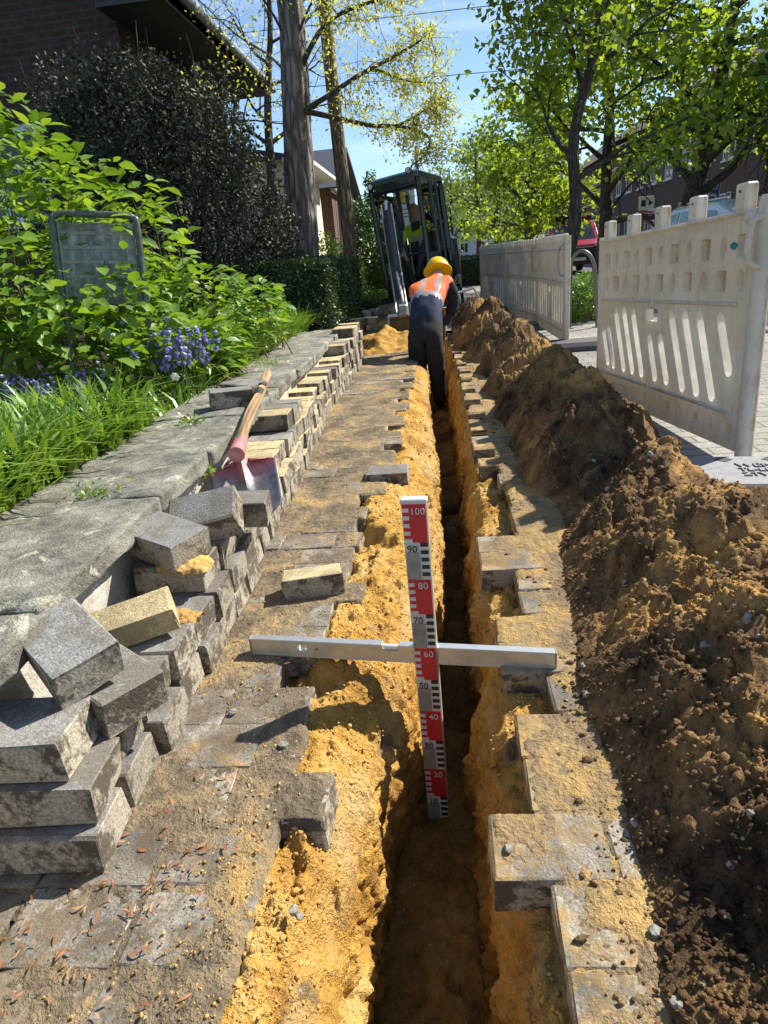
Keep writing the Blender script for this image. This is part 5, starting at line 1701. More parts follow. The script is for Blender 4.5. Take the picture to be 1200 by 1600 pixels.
def fb_(c, d, mi, rot=(0, 0, 0), b=.004): mb.box(c, d, rot, mi, b, M=EXM)
fb_((.03, .018, 1.655), (.022, .032, .05), 0, (R(12), 0, 0), .008)      # nose
fb_((.03, .030, 1.610), (.048, .012, .010), 1)                             # mouth
for s in (-1, 1):
    fb_((.03 + s * .033, .032, 1.685), (.026, .010, .010), 2)             # eyes
    fb_((.03 + s * .033, .026, 1.704), (.036, .012, .008), 2)             # brows
    fb_((.03 + s * .084, .125, 1.665), (.016, .035, .055), 0, b=.007)     # ears
mb.build('face_features', [M['skin'], M['lamp_red'], M['hair']], oper)
hand(EXW(-.27, -.12, 1.07), EXM.to_3x3() @ Vector((0, -1, -.15)), EXM.to_3x3() @ Vector((0, -.2, -1)), oper, M['skin'])
hand(EXW(.29, -.12, 1.07), EXM.to_3x3() @ Vector((0, -1, -.15)), EXM.to_3x3() @ Vector((0, -.2, -1)), oper, M['skin'])

# light metal frame lying on the heap beside the worker
fr = empty('metal_frame', (.27, 8.3, .42), (0, 0, R(8)), 'grey tubular metal frame lying on the heap beside the bent worker', 'frame')
mb = MB(); mb.tube([(-.12, -.08, .06), (.12, -.10, .12), (.16, .10, .12), (-.08, .12, .06), (-.12, -.08, .06)], .012, 8); mb.tube([(-.06, -.06, .075), (-.02, .10, .075)], .012, 8); mb.build('frame_tubes', M['steel_worn'], fr, True)
mb = MB(); mb.tube([(.12, -.10, .12), (.24, -.12, -.12)], .012, 8); mb.build('leg', M['steel_worn'], fr, True)

# ------------------------------------------------------------------ foliage helpers
BIGLEAF_V = np.array([(0, 0, 0), (-.27, .30, .07), (0, .33, 0), (.27, .30, .07), (-.24, .62, .05), (0, .65, -.02), (.24, .62, .05), (0, 1, -.10)])
BIGLEAF_F = np.array([(0, 2, 1), (0, 3, 2), (1, 2, 4), (2, 5, 4), (2, 3, 5), (3, 6, 5), (4, 5, 7), (5, 6, 7)])
SMALL_V = np.array([(0, 0, 0), (-.26, .5, .05), (.26, .5, .05), (0, 1, -.06)])
SMALL_F = np.array([(0, 2, 1), (1, 2, 3)])
LOBED_V = np.array([(0, 0, 0), (-.5, .28, .04), (-.22, .55, .0), (0, 1, -.08), (.22, .55, 0), (.5, .28, .04), (0, .4, -.03)])
LOBED_F = np.array([(0, 6, 1), (1, 6, 2), (2, 6, 3), (3, 6, 4), (4, 6, 5), (5, 6, 0)])
def frames(n, rg, up=.6, axis=None, droop=0.0):
    """leaf frames: columns side, along, normal"""
    nr = rg.normal(size=(n, 3)); nr /= np.linalg.norm(nr, axis=1, keepdims=True)
    nr = nr * (1 - up) + np.array([0, 0, up]); nr /= np.linalg.norm(nr, axis=1, keepdims=True)
    al = rg.normal(size=(n, 3)) if axis is None else axis + .5 * rg.normal(size=(n, 3))
    al[:, 2] -= droop
    al -= nr * (al * nr).sum(1, keepdims=True); al /= np.maximum(1e-6, np.linalg.norm(al, axis=1, keepdims=True))
    sd = np.cross(al, nr)
    return sd, al, nr
def leaf_arrays(C, S, fr, TV, TF):
    sd, al, nr = fr
    V = C[:, None] + S[:, None, None] * (TV[None, :, 0, None] * sd[:, None] + TV[None, :, 1, None] * al[:, None] + TV[None, :, 2, None] * nr[:, None])
    F = (TF[None] + (np.arange(len(C)) * len(TV))[:, None, None]).reshape(-1, 3)
    return V.reshape(-1, 3), F
def leaf_obj(name, C, S, fr, TV, TF, mat, parent, org=(0, 0, 0), stuff=True, sm=False):
    V, F = leaf_arrays(C, S, fr, TV, TF)
    o = link(name, np_mesh(name, V - np.array(org), F), mat, parent)
    if stuff: o['kind'] = 'stuff'
    return o
def tubes_obj(name, tubes, mat, parent, org=(0, 0, 0), n=7):
    mb = MB()
    o_ = Vector(org)
    for pts, rr in tubes:
        V, F = tube_vf([Vector(p) - o_ for p in pts], rr, n if rr[0] > .03 else 5)
        mb.raw(V, F)
    return mb.build(name, mat, parent, True, False)

def grow(seed, base, height, r0, fork_z, spread, nmain, leaf_size, nleaf, lean=(0, 0), depth=3, sigma=.28, droop=.1, bare=.3, trunk_pts=None, zmin=None):
    """limbs as tubes and leaf centres around the twigs"""
    rg = np.random.default_rng(seed)
    tubes, tips = [], []
    base = np.array(base, float)
    top = base + np.array([lean[0], lean[1], height])
    tp = trunk_pts if trunk_pts is not None else [base + (top - base) * t + np.array([.05, .05, 0]) * rg.normal(size=3) * (t > 0) * (t < 1) * 2 for t in (0, .2, .4, .6, .8, 1)]
    tp = [np.array(p, float) for p in tp]
    sp = [np.array(p) for p in arc([tuple(p) for p in tp], 4)]
    rr = [r0 * (1 - .82 * (i / (len(sp) - 1)) ** .9) for i in range(len(sp))]
    rr[0] *= 1.25
    tubes.append((sp, rr))
    def branch(p, d, L, r, lev):
        pts = [p]
        q = p.copy(); dd = d / np.linalg.norm(d)
        for k in range(5):
            dd = dd + rg.normal(size=3) * .16 + np.array([0, 0, .05 - droop * (lev > 1)])
            dd /= np.linalg.norm(dd)
            q = q + dd * L / 5
            pts.append(q.copy())
        tubes.append((pts, [r * (1 - .75 * k / 5) for k in range(6)]))
        if lev >= depth:
            tips.extend(pts[2:])
            return
        if lev == depth - 1: tips.extend(pts[3:])
        m = rg.integers(3, 6) if lev == 1 else rg.integers(3, 5)
        for k in range(m):
            t = .3 + .7 * (k + rg.random() * .6) / m
            i = min(4, int(t * 5)); pp = pts[i] + (pts[i + 1] - pts[i]) * (t * 5 - i) if i < 5 else pts[-1]
            ax = pts[min(5, i + 1)] - pts[max(0, i - 1)]
            nd = ax / np.linalg.norm(ax) + rg.normal(size=3) * .75
            branch(pp, nd, L * rg.uniform(.45, .68), max(.005, r * .45), lev + 1)
    zs = np.array([p[2] for p in sp])
    for k in range(nmain):
        t = fork_z + (height - fork_z) * (k / max(1, nmain - 1)) ** 1.1 * .96
        i = int(np.argmin(np.abs(zs - base[2] - t)))
        a = k * 2.4 + rg.uniform(-.5, .5)
        el = rg.uniform(.15, .8)
        d = np.array([math.cos(a), math.sin(a), el])
        L = spread * (1 - .55 * ((t - fork_z) / max(.1, height - fork_z))) * rg.uniform(.75, 1.2)
        branch(sp[i], d, L, max(.012, rr[i] * .55), 1)
    tips = np.array(tips)
    idx = rg.integers(0, len(tips), nleaf)
    C = tips[idx] + rg.normal(size=(nleaf, 3)) * sigma * np.array([1, 1, .75])
    S = leaf_size * rg.uniform(.65, 1.3, nleaf)
    if zmin is not None:
        C = C[C[:, 2] > zmin + .35 * fbm(C, .9, 3, .5, seed)]
        S = S[:len(C)]
    return tubes, C, S, frames(len(C), rg, .45, droop=.3)
def tree(name, label, cat, base, mat_leaf, mat_bark, shape=LOBED_V, faces=LOBED_F, group=None, n=8, **kw):
    tubes, C, S, fr = grow(base=base, **kw)
    root = empty(name, base, label=label, cat=cat, group=group)
    tubes_obj('trunk', tubes[:1], M[mat_bark], root, base, 14)
    tubes_obj('limbs', tubes[1:], M[mat_bark], root, base, 6)
    leaf_obj('crown', C, S, fr, shape, faces, M[mat_leaf], root, base)
    return root

# street trees
tree('street_tree', 'slender street tree with bright green crown beside the bicycle hoop', 'tree', (1.85, 11.5, 0), 'leaf_maple', 'bark_dark', seed=21, zmin=1.75, height=6.2, r0=.125, fork_z=2.0, spread=1.70, nmain=15, leaf_size=.11, nleaf=6400, lean=(.95, .1), sigma=.20, group='street trees')
tree('street_tree', 'large forked dark trunked tree behind the nearest fence panel', 'tree', (5.45, 16, -.02), 'leaf_maple', 'bark_dark', seed=33, zmin=2.45, height=8.0, r0=.30, fork_z=1.7, spread=3.7, nmain=17, leaf_size=.15, nleaf=10500, lean=(.5, 0), sigma=.34, group='street trees', trunk_pts=[(5.45, 16, -.05), (5.5, 16, .8), (5.55, 16, 1.6), (5.85, 16, 3.0), (6.1, 16.1, 5.0), (6.3, 16, 8)])
tree('street_tree', 'dark forked tree behind the silver car and the red van', 'tree', (4.15, 18.2, -.02), 'leaf_maple', 'bark_dark', seed=45, zmin=2.3, height=6.8, r0=.20, fork_z=1.3, spread=2.9, nmain=14, leaf_size=.14, nleaf=7000, lean=(.1, 0), sigma=.30, group='street trees')
tree('street_tree', 'round green tree left of the red van', 'tree', (3.1, 24, -.02), 'leaf_maple', 'bark_dark', seed=52, zmin=1.35, height=5.2, r0=.20, fork_z=1.2, spread=1.9, nmain=14, leaf_size=.15, nleaf=6000, sigma=.28, group='street trees')
tree('street_tree', 'street tree at the right edge with low hanging leaves', 'tree', (7.9, 14.5, -.02), 'leaf_maple', 'bark_dark', seed=61, zmin=2.2, height=6.5, r0=.22, fork_z=1.7, spread=2.9, nmain=14, leaf_size=.14, nleaf=7500, sigma=.32, group='street trees')
tree('street_tree', 'thin pale leaved tree rising behind the far fence panels', 'tree', (1.75, 30, -.02), 'leaf_pale', 'bark_dark', seed=71, zmin=1.6, height=5.3, r0=.13, fork_z=1.6, spread=1.7, nmain=13, leaf_size=.12, nleaf=1700, sigma=.26, group='street trees')
tree('street_tree', 'pale sparse tree directly right of the excavator cab', 'tree', (.55, 27, -.02), 'leaf_pale', 'bark_dark', seed=75, zmin=1.9, height=3.9, r0=.09, fork_z=1.6, spread=1.0, nmain=10, leaf_size=.11, nleaf=1300, sigma=.26, group='street trees')
tree('street_tree', 'distant green tree behind the far end of the street', 'tree', (3.6, 42, -.02), 'leaf_maple', 'bark_dark', seed=79, height=6.0, r0=.2, fork_z=1.5, spread=3.0, nmain=12, leaf_size=.22, nleaf=3800, sigma=.4, group='street trees')
tree('street_tree', 'distant pale tree at the far end of the street', 'tree', (5.6, 52, -.02), 'leaf_pale', 'bark_dark', seed=83, height=6.5, r0=.2, fork_z=1.5, spread=3.2, nmain=12, leaf_size=.25, nleaf=3600, sigma=.45, group='street trees')

# big garden tree with rough trunk and young yellow leaves
gt = empty('garden_tree', (-1.64, 8.3, .25), label='big rough trunked garden tree with yellow green young leaves', cat='tree')
O = (-1.64, 8.3, .25)
tp = arc([(-1.66, 8.3, .20), (-1.64, 8.3, .9), (-1.58, 8.3, 1.8), (-1.50, 8.32, 2.8), (-1.44, 8.3, 3.8), (-1.40, 8.3, 5.5), (-1.35, 8.3, 7.5)], 12)
bm = bmesh.new()
V, F = tube_vf(tp, [.235 * (1 - .05 * i / 6) if i > 8 else .235 + .05 * (1 - i / 8) for i in range(len(tp))], 40)
V = np.array(V); c0 = np.array([tuple(p) for p in tp]).repeat(40, 0)
dr = V - c0[:len(V)]
q = V * np.array([1, 1, .22])
ridge = np.abs(fbm(q, 14, 3, .55, 700))
V = V * 1.0 + dr / np.linalg.norm(dr, axis=1, keepdims=True) * (-.045 * ridge + .016 * fbm(V, 3, 3, .5, 710) - .012 * np.abs(fbm(V, 30, 2, .5, 720)))[:, None] - np.array(O)
V[:, :] = V
trk = MB().raw(V.tolist(), F).build('trunk', M['bark'], gt, True, False)
limbs = [
    [(-1.45, 8.28, 2.5), (-1.38, 8.2, 2.57), (-1.08, 8.0, 2.64), (-.78, 7.95, 2.76), (-.42, 7.9, 2.87), (-.13, 7.95, 2.99), (.08, 8.0, 3.11)],
    [(-.6, 7.92, 2.80), (-.49, 8.0, 2.79), (-.22, 8.1, 2.70), (.12, 8.2, 2.67)],
    [(-1.46, 8.25, 2.56), (-1.34, 8.2, 2.54), (-.95, 8.3, 2.44), (-.67, 8.35, 2.37), (-.32, 8.4, 2.33), (-.04, 8.4, 2.20), (-.10, 8.5, 2.05), (-.27, 8.5, 1.94)],
    [(-.45, 8.38, 2.34), (-.30, 8.3, 2.36), (-.17, 8.25, 2.40), (.0, 8.2, 2.47), (.12, 8.2, 2.55)],
    [(-1.40, 8.28, 2.98), (-1.31, 8.2, 3.08), (-1.11, 8.1, 3.26), (-.86, 8.0, 3.35), (-.44, 7.9, 3.39), (-.04, 7.8, 3.40)],
    [(-1.38, 8.3, 3.28), (-1.34, 8.2, 3.34), (-1.11, 8.0, 3.54), (-.8, 7.8, 3.75), (-.3, 7.7, 3.9)],
    [(-1.42, 8.3, 3.3), (-1.2, 8.6, 3.6), (-.8, 8.9, 3.9), (-.3, 9.1, 4.0)],
    [(-1.52, 8.3, 2.9), (-1.8, 8.5, 3.2), (-2.2, 8.7, 3.5), (-2.6, 8.8, 3.9)],
    [(-1.50, 8.3, 3.2), (-1.7, 8.1, 3.6), (-2.0, 7.9, 3.9)],
]
rgl = np.random.default_rng(99)
tubes, tips = [], []
for Lb in limbs:
    sp = [np.array(tuple(p)) for p in arc(Lb, 5)]
    n = len(sp)
    r0 = .034 if len(Lb) > 5 else .018
    tubes.append((sp, [r0 * (1 - .75 * i / (n - 1)) for i in range(n)]))
    for i in range(3, n):
        for _ in range(2 if i > n * .35 else 0):
            d = rgl.normal(size=3) + np.array([.35, 0, -.30]); d /= np.linalg.norm(d)
            L = rgl.uniform(.10, .30)
            tw = [sp[i] + d * L * t + np.array([0, 0, -.10 * t * t]) + rgl.normal(size=3) * .02 * t for t in (0, .33, .66, 1)]
            tubes.append((tw, [.0045, .0035, .0025, .0015]))
            tips += [(p, 1.0) for p in tw[1:]]
            for _2 in range(2):
                d2 = d + rgl.normal(size=3) * .7; j = rgl.integers(1, 4)
                t2 = [tw[j] + d2 * .13 * t for t in (0, .5, 1)]
                tubes.append((t2, [.0025, .002, .0012])); tips += [(p, .8) for p in t2[1:]]
tubes_obj('limbs', tubes, M['bark_dark'], gt, O, 8)
tp_ = np.array([t[0] for t in tips])
idx = rgl.integers(0, len(tp_), 11500)
C = tp_[idx] + rgl.normal(size=(11500, 3)) * .045
# more leaf towards the sunny outer twigs
keep = (C[:, 2] > 1.95) & (rgl.random(11500) < np.clip(.25 + .75 * (C[:, 0] + 1.3) / .9, .15, 1))
C = C[keep]
leaf_obj('crown', C, rgl.uniform(.022, .055, len(C)), frames(len(C), rgl, .3), SMALL_V, SMALL_F, M['leaf_yellow'], gt, O)
# second, darker stem behind it
tree('garden_tree', 'thin dark tree between the brick house and the rough trunk', 'tree', (-2.35, 9.6, .2), 'leaf_yellow', 'bark_dark', SMALL_V, SMALL_F, seed=91, height=4.6, r0=.10, fork_z=2.2, spread=1.3, nmain=10, leaf_size=.05, nleaf=2200, lean=(.45, 0), sigma=.22)

# broad leaved shrub
def blob_points(n, ells, rg, shell=.55):
    """points in the union of ellipsoids, thicker towards the skin; also outward directions"""
    vol = np.array([e[3] * e[4] * e[5] for e in ells]) ** .67
    k = rg.choice(len(ells), n, p=vol / vol.sum())
    E = np.array(ells)[k]
    d = rg.normal(size=(n, 3)); d /= np.linalg.norm(d, axis=1, keepdims=True)
    r = shell + (1 - shell) * rg.random(n) ** .5
    bump = 1 + .16 * fbm(d * 1.7 + E[:, :3], 1.6, 3, .6, 800)
    C = E[:, :3] + d * E[:, 3:6] * (r * bump)[:, None]
    return C, d
CAMP = np.array([0, 0, .935])
def broad_shrub(label, org, ells, n, sizes, nparts, seed, zmin=.3, name='broad_leaf_shrub', clip=None):
    rg = np.random.default_rng(seed)
    root = empty(name, org, label=label, cat='shrub')
    C, d = blob_points(n, ells, rg)
    C = C[C[:, 2] > zmin]
    if clip is not None: C = C[clip(C)]
    n = len(C)
    # leaves in rosettes: nudge to shoot tips
    tips = C[rg.integers(0, n, n // 5)]
    j = rg.integers(0, len(tips), n)
    near = tips[j]
    m = np.linalg.norm(near - C, axis=1) < .35
    C = np.where(m[:, None], near + (C - near) * .35, C)
    S = rg.uniform(*sizes, n)
    cent = np.array(ells)[:, :3].mean(0)
    ax = C - cent; ax /= np.linalg.norm(ax, axis=1, keepdims=True)
    fr = frames(n, rg, .62, ax * .9, .35)
    dist = np.linalg.norm(C - CAMP, axis=1)
    # the leaves nearest the camera that face it are parts of their own
    order = np.argsort(dist - .35 * (ax @ np.array([.45, -.8, .2])))
    pi, st = order[:nparts], order[nparts:]
    var = []
    for k in range(4):
        tv = BIGLEAF_V.copy(); tv[:, 2] += .10 * (k - 1.5) * tv[:, 1] ** 2 * .6; tv[:, 0] *= .85 + .12 * k
        me = smooth(np_mesh('leaf', tv, BIGLEAF_F)); me.materials.append(M['leaf_big']); var.append(me)
    for q, i in enumerate(pi):
        o = link('leaf', var[q % 4], None, root)
        Mx = Matrix((fr[0][i], fr[1][i], fr[2][i])).transposed().to_4x4()
        o.matrix_local = Matrix.Translation(Vector(C[i]) - Vector(org)) @ Mx @ Matrix.Diagonal((S[i], S[i], S[i], 1))
    leaf_obj('leaves', C[st], S[st], (fr[0][st], fr[1][st], fr[2][st]), BIGLEAF_V, BIGLEAF_F, M['leaf_big'], root, org)
    tubes = []
    for k in range(max(12, n // 45)):
        p = C[rg.integers(0, n)]; p = p - np.array([0, 0, .06]); b = np.array([p[0] + rg.normal() * .12, p[1] + .15 + rg.normal() * .1, org[2] - .03])
        mid = (p + b) / 2 + rg.normal(size=3) * .04
        sp = [np.array(tuple(t)) for t in arc([tuple(b), tuple(mid), tuple(p)], 4)]
        tubes.append((sp, [.0055 * (1 - .6 * i / (len(sp) - 1)) for i in range(len(sp))]))
    tubes_obj('stems', tubes, M['twig'], root, org, 6)
    return root
broad_shrub('tall broad leaved green shrub at the left edge around the weathered board', (-2.2, 3.6, .32),
            [(-2.45, 3.7, 1.15, .75, .75, .72), (-2.0, 3.45, .95, .55, .5, .42), (-1.75, 3.3, .72, .45, .4, .28), (-2.5, 3.2, .8, .6, .5, .4), (-2.0, 4.1, 1.15, .5, .5, .50), (-2.3, 3.5, 1.65, .42, .4, .32)], 3600, (.045, .125), 300, 1,
            clip=lambda C: ~((C[:, 1] < 3.36) & (C[:, 0] > -1.96) & (C[:, 0] < -1.5) & (C[:, 2] > 1.02)))
broad_shrub('low spreading broad leaved shrub beside the hedge', (-1.65, 4.6, .32), [(-1.72, 4.6, .72, .42, .5, .34), (-1.45, 4.9, .66, .30, .5, .28), (-1.95, 4.3, .8, .4, .4, .35)], 1500, (.06, .10), 160, 2)
broad_shrub('fresh light green shrub just behind the bluebells', (-1.55, 3.55, .32), [(-1.52, 3.55, .60, .26, .32, .22), (-1.35, 3.75, .55, .2, .3, .2)], 420, (.07, .11), 150, 3)
# bare bent stems below the shrub
tw = []
rgt = np.random.default_rng(5)
for k in range(70):
    b = np.array([-1.95 + rgt.normal() * .22, 3.15 + rgt.normal() * .2, .36])
    e = b + np.array([rgt.uniform(-.5, .35), rgt.uniform(-.25, .15), rgt.uniform(-.05, .16)])
    mid = (b + e) / 2 + np.array([0, -.03, rgt.uniform(.02, .16)])
    sp = [np.array(tuple(t)) for t in arc([tuple(b), tuple(mid), tuple(e)], 4)]
    tw.append((sp, [rgt.uniform(.0015, .004)] * len(sp)))
tag(tubes_obj('dry_stems', tw, M['twig'], None, (0, 0, 0), 5), 'bare bent brown stems under the broad leaved shrub', kind='stuff')

# dark evergreen in front of the brick house
rgd = np.random.default_rng(17)
org = (-2.7, 7.3, .3)
ev = empty('evergreen_shrub', org, label='tall dark small leaved evergreen shrub in front of the brick house', cat='shrub')
ells = [(-2.7, 7.4, 1.5, .95, .7, 1.25), (-3.2, 7.3, 2.3, .75, .6, .65), (-2.1, 7.5, 1.3, .60, .6, .85), (-2.35, 7.4, 2.2, .55, .5, .62), (-1.85, 7.6, .95, .40, .5, .45), (-3.6, 7.2, 1.6, .7, .6, 1.1), (-2.9, 7.3, 2.75, .42, .4, .32), (-3.5, 7.1, 2.75, .35, .4, .3)]
C, d = blob_points(52000, ells, rgd, .55)
C = C[C[:, 2] > .3]
# gather into sprays
nc = 2600
tips = C[rgd.integers(0, len(C), nc)]
j = rgd.integers(0, nc, len(C))
C = np.where((rgd.random(len(C)) < .8)[:, None], tips[j] + rgd.normal(size=(len(C), 3)) * np.array([.055, .055, .075]), C)
leaf_obj('crown', C, rgd.uniform(.030, .062, len(C)), frames(len(C), rgd, .35), SMALL_V, SMALL_F, M['leaf_dark'], ev, org)
tb = []
for k in range(90):
    p = C[rgd.integers(0, len(C))]; b = np.array(org) + np.array([rgd.normal() * .3, rgd.normal() * .2, 0])
    sp = [np.array(tuple(t)) for t in arc([tuple(b), tuple((p + b) / 2 + rgd.normal(size=3) * .1), tuple(p)], 4)]
    tb.append((sp, [.022 * (1 - .75 * i / (len(sp) - 1)) for i in range(len(sp))]))
for k in range(26):       # upright shoots above the outline
    p = np.array([rgd.uniform(-3.9, -2.0), 7.2 + rgd.normal() * .2, rgd.uniform(2.3, 2.9)])
    q = p + np.array([rgd.normal() * .12 - .12, 0, rgd.uniform(.15, .4)])
    tb.append(([p, (p + q) / 2 + rgd.normal(size=3) * .02, q], [.008, .006, .003]))
tubes_obj('limbs', tb, M['bark_dark'], ev, org, 6)

# clipped hedges
def hedge(label, x0, x1, y0, y1, z0, z1, n, mat, seed, size=(.022, .04), name='hedge', rough=.05):
    rg = np.random.default_rng(seed)
    org = ((x0 + x1) / 2, (y0 + y1) / 2, z0)
    root = empty(name, org, label=label, cat='hedge')
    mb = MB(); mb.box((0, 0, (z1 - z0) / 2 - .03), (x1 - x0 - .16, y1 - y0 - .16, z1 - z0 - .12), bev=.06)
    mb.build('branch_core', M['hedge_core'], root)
    ar = [(y1 - y0) * (z1 - z0)] * 2 + [(x1 - x0) * (z1 - z0)] * 2 + [(x1 - x0) * (y1 - y0)]
    f = rg.choice(5, n, p=np.array(ar) / sum(ar))
    u = rg.random((n, 3)) * np.array([x1 - x0, y1 - y0, z1 - z0]) + np.array([x0, y0, z0])
    for k, (ax, v) in enumerate(((0, x0), (0, x1), (1, y0), (1, y1), (2, z1))):
        u[f == k, ax] = v
    dpt = np.abs(rg.normal(0, .05, n))
    c = np.array([(x0 + x1) / 2, (y0 + y1) / 2, (z0 + z1) / 2])
    dirn = np.zeros((n, 3))
    for k, (ax, s) in enumerate(((0, 1), (0, -1), (1, 1), (1, -1), (2, -1))):
        dirn[f == k, ax] = s
    u = u + dirn * (dpt - .02)[:, None] + dirn * (rough * fbm(u, 4, 3, .6, seed))[:, None]
    leaf_obj('leaves', u, rg.uniform(*size, n), frames(n, rg, .3), SMALL_V, SMALL_F, M[mat], root, org)
    return root
hedge('dark clipped hedge at the end of the garden wall', -2.1, -1.12, 6.95, 9.6, 0.0, 1.0, 32000, 'leaf_hedge', 1, (.028, .05))
hedge('dark hedge across the far end of the walkway', .45, 1.9, 21, 22, -.05, .85, 5000, 'leaf_hedge', 2, (.04, .07))
hedge('bright green ground cover along the path beyond the hedge', -1.75, -1.0, 10.9, 14.5, 0.0, .42, 5200, 'leaf_ivy', 3, (.035, .06), 'ground_cover', .12)
def small_shrub(name, label, org, ells, n, size, mat, seed, cat='shrub'):
    rg = np.random.default_rng(seed)
    root = empty(name, org, label=label, cat=cat)
    C, d = blob_points(n, ells, rg, .3)
    C = C[C[:, 2] > org[2]]
    leaf_obj('leaves', C, rg.uniform(*size, len(C)), frames(len(C), rg, .4), SMALL_V, SMALL_F, M[mat], root, org)
    tb = []
    for k in range(40):
        p = C[rg.integers(0, len(C))]; b = np.array(org) + np.array([rg.normal() * .08, rg.normal() * .08, 0])
        tb.append(([b, (p + b) / 2 + rg.normal(size=3) * .05, p], [.012, .008, .004]))
    tubes_obj('stems', tb, M['twig'], root, org, 5)
    return root
small_shrub('street_shrub', 'low round green shrub under the bicycle hoop', (1.85, 8.9, 0), [(1.85, 8.9, .28, .36, .45, .32), (1.7, 8.7, .25, .25, .3, .25)], 4200, (.03, .055), 'leaf_ivy', 31)
small_shrub('climbing_shrub', 'tall leafy climber between the timber pole and the cab', (-1.25, 13.3, 0), [(-1.25, 13.3, 1.2, .42, .5, .95), (-1.0, 13.2, .8, .38, .4, .6), (-1.2, 13.4, 2.15, .14, .15, .42), (-1.45, 13.4, 1.5, .25, .3, .6)], 6500, (.05, .085), 'leaf_ivy', 32)
small_shrub('garden_shrub', 'yellow green shrub low between the rough trunk and the pole', (-2.0, 11.5, .2), [(-2.0, 11.5, 1.0, .5, .5, .5), (-1.6, 11.8, .8, .35, .4, .4)], 3200, (.04, .07), 'leaf_ivy', 33)
small_shrub('garden_shrub', 'pale leaved shrub at the foot of the rough trunk', (-1.95, 7.75, .3), [(-1.95, 7.75, .95, .38, .3, .32), (-1.75, 7.8, .85, .25, .25, .25)], 2600, (.03, .055), 'leaf_dark', 34)

# long grass and bluebells behind the wall
def blades(n, fx, fy, zf, hmin, hmax, mat, seed, label, wid=(.005, .012)):
    rg = np.random.default_rng(seed)
    x, y = fx(rg, n), fy(rg, n)
    h = rg.uniform(hmin, hmax, n)
    a = rg.uniform(0, 2 * np.pi, n); bend = rg.uniform(.2, 1.1, n); w = rg.uniform(*wid, n)
    V = np.zeros((n, 7, 3))
    ca, sa = np.cos(a), np.sin(a)
    for k, t in enumerate((0, .4, .75)):
        out = bend * h * t * t; up = h * (t - .28 * bend * t * t)
        for s, q in ((-1, 0), (1, 1)):
            ww = w * (1 - .45 * t) * s
            V[:, 2 * k + q] = np.stack([x + ca * out - sa * ww, y + sa * out + ca * ww, zf(x, y) + up], 1)
    V[:, 6] = np.stack([x + ca * bend * h, y + sa * bend * h, zf(x, y) + h * (1 - .42 * bend)], 1)
    b = (np.arange(n) * 7)[:, None]
    F = np.concatenate([b + np.array([[0, 1, 2]]), b + np.array([[1, 3, 2]]), b + np.array([[2, 3, 4]]), b + np.array([[3, 5, 4]]), b + np.array([[4, 5, 6]])])
    return tag(link('long_grass', np_mesh('long_grass', V.reshape(-1, 3), F), M[mat]), label, kind='stuff')
capin = lambda y: -1.27 - .028 * (y - 1)
gz = lambda x, y: np.full_like(x, .285)
def gyf(rg, n): return .7 + 6.2 * rg.random(n) ** .9
rgy = np.random.default_rng(3)
_y = gyf(rgy, 12500)
_x = capin(_y) - np.abs(rgy.normal(0, .26, 12500)) - .005
# tufts
tuf = rgy.integers(0, 900, 12500)
tx, ty = _x[tuf], _y[tuf]
mixm = rgy.random(12500) < .6
_x = np.where(mixm, tx + rgy.normal(size=12500) * .035, _x); _y = np.where(mixm, ty + rgy.normal(size=12500) * .035, _y)
_x = np.minimum(_x, capin(_y) + .03)
_k = ~((_y > 2.7) & (_y < 3.5) & (_x < -1.30))
_x, _y = _x[_k], _y[_k]
blades(len(_x), lambda r, n: _x, lambda r, n: _y, gz, .14, .40, 'grass', 4, 'long bright green grass growing behind the stone slabs')
_x2 = -1.3 - 1.2 * rgy.random(2500); _y2 = 1.2 + 3.0 * rgy.random(2500)
blades(2500, lambda r, n: _x2, lambda r, n: _y2, gz, .10, .28, 'grass', 6, 'looser grass towards the shrub', (.005, .011))
# weeds in the slab joints and on the slabs
def weed(x, y, z, n, s, seed, label, mat='grass'):
    rg = np.random.default_rng(seed)
    C = np.array([x, y, z]) + rg.normal(size=(n, 3)) * np.array([s, s, s * .35]); C[:, 2] = np.maximum(C[:, 2], z - .01)
    root = empty('weed', (x, y, z), label=label, cat='weed', group='weeds in the wall joints')
    leaf_obj('leaves', C, rg.uniform(.012, .028, n), frames(n, rg, .3), SMALL_V, SMALL_F, M[mat], root, (x, y, z))
    tubes_obj('stems', [([np.array([x, y, z - .02]), c], [.0015, .001]) for c in C[:12]], M['twig'], root, (x, y, z), 4)
weed(-.90, 1.065, .30, 90, .022, 1, 'small green weed growing down from the nearest slab joint')
weed(-1.06, 1.72, .362, 90, .035, 2, 'moss like weed in the slab joint left of the shovel')
weed(-.86, 2.10, .30, 60, .02, 3, 'weed hanging from the slab edge beside the shovel blade')
weed(-1.10, 2.62, .365, 90, .04, 4, 'tuft of weed on the slabs before the loose pavers')
weed(-1.17, 4.3, .365, 160, .06, 5, 'light green weed spilling over the far slabs')
weed(-.96, 3.05, .38, 40, .02, 6, 'thin weed between the loose pavers and the shovel handle')
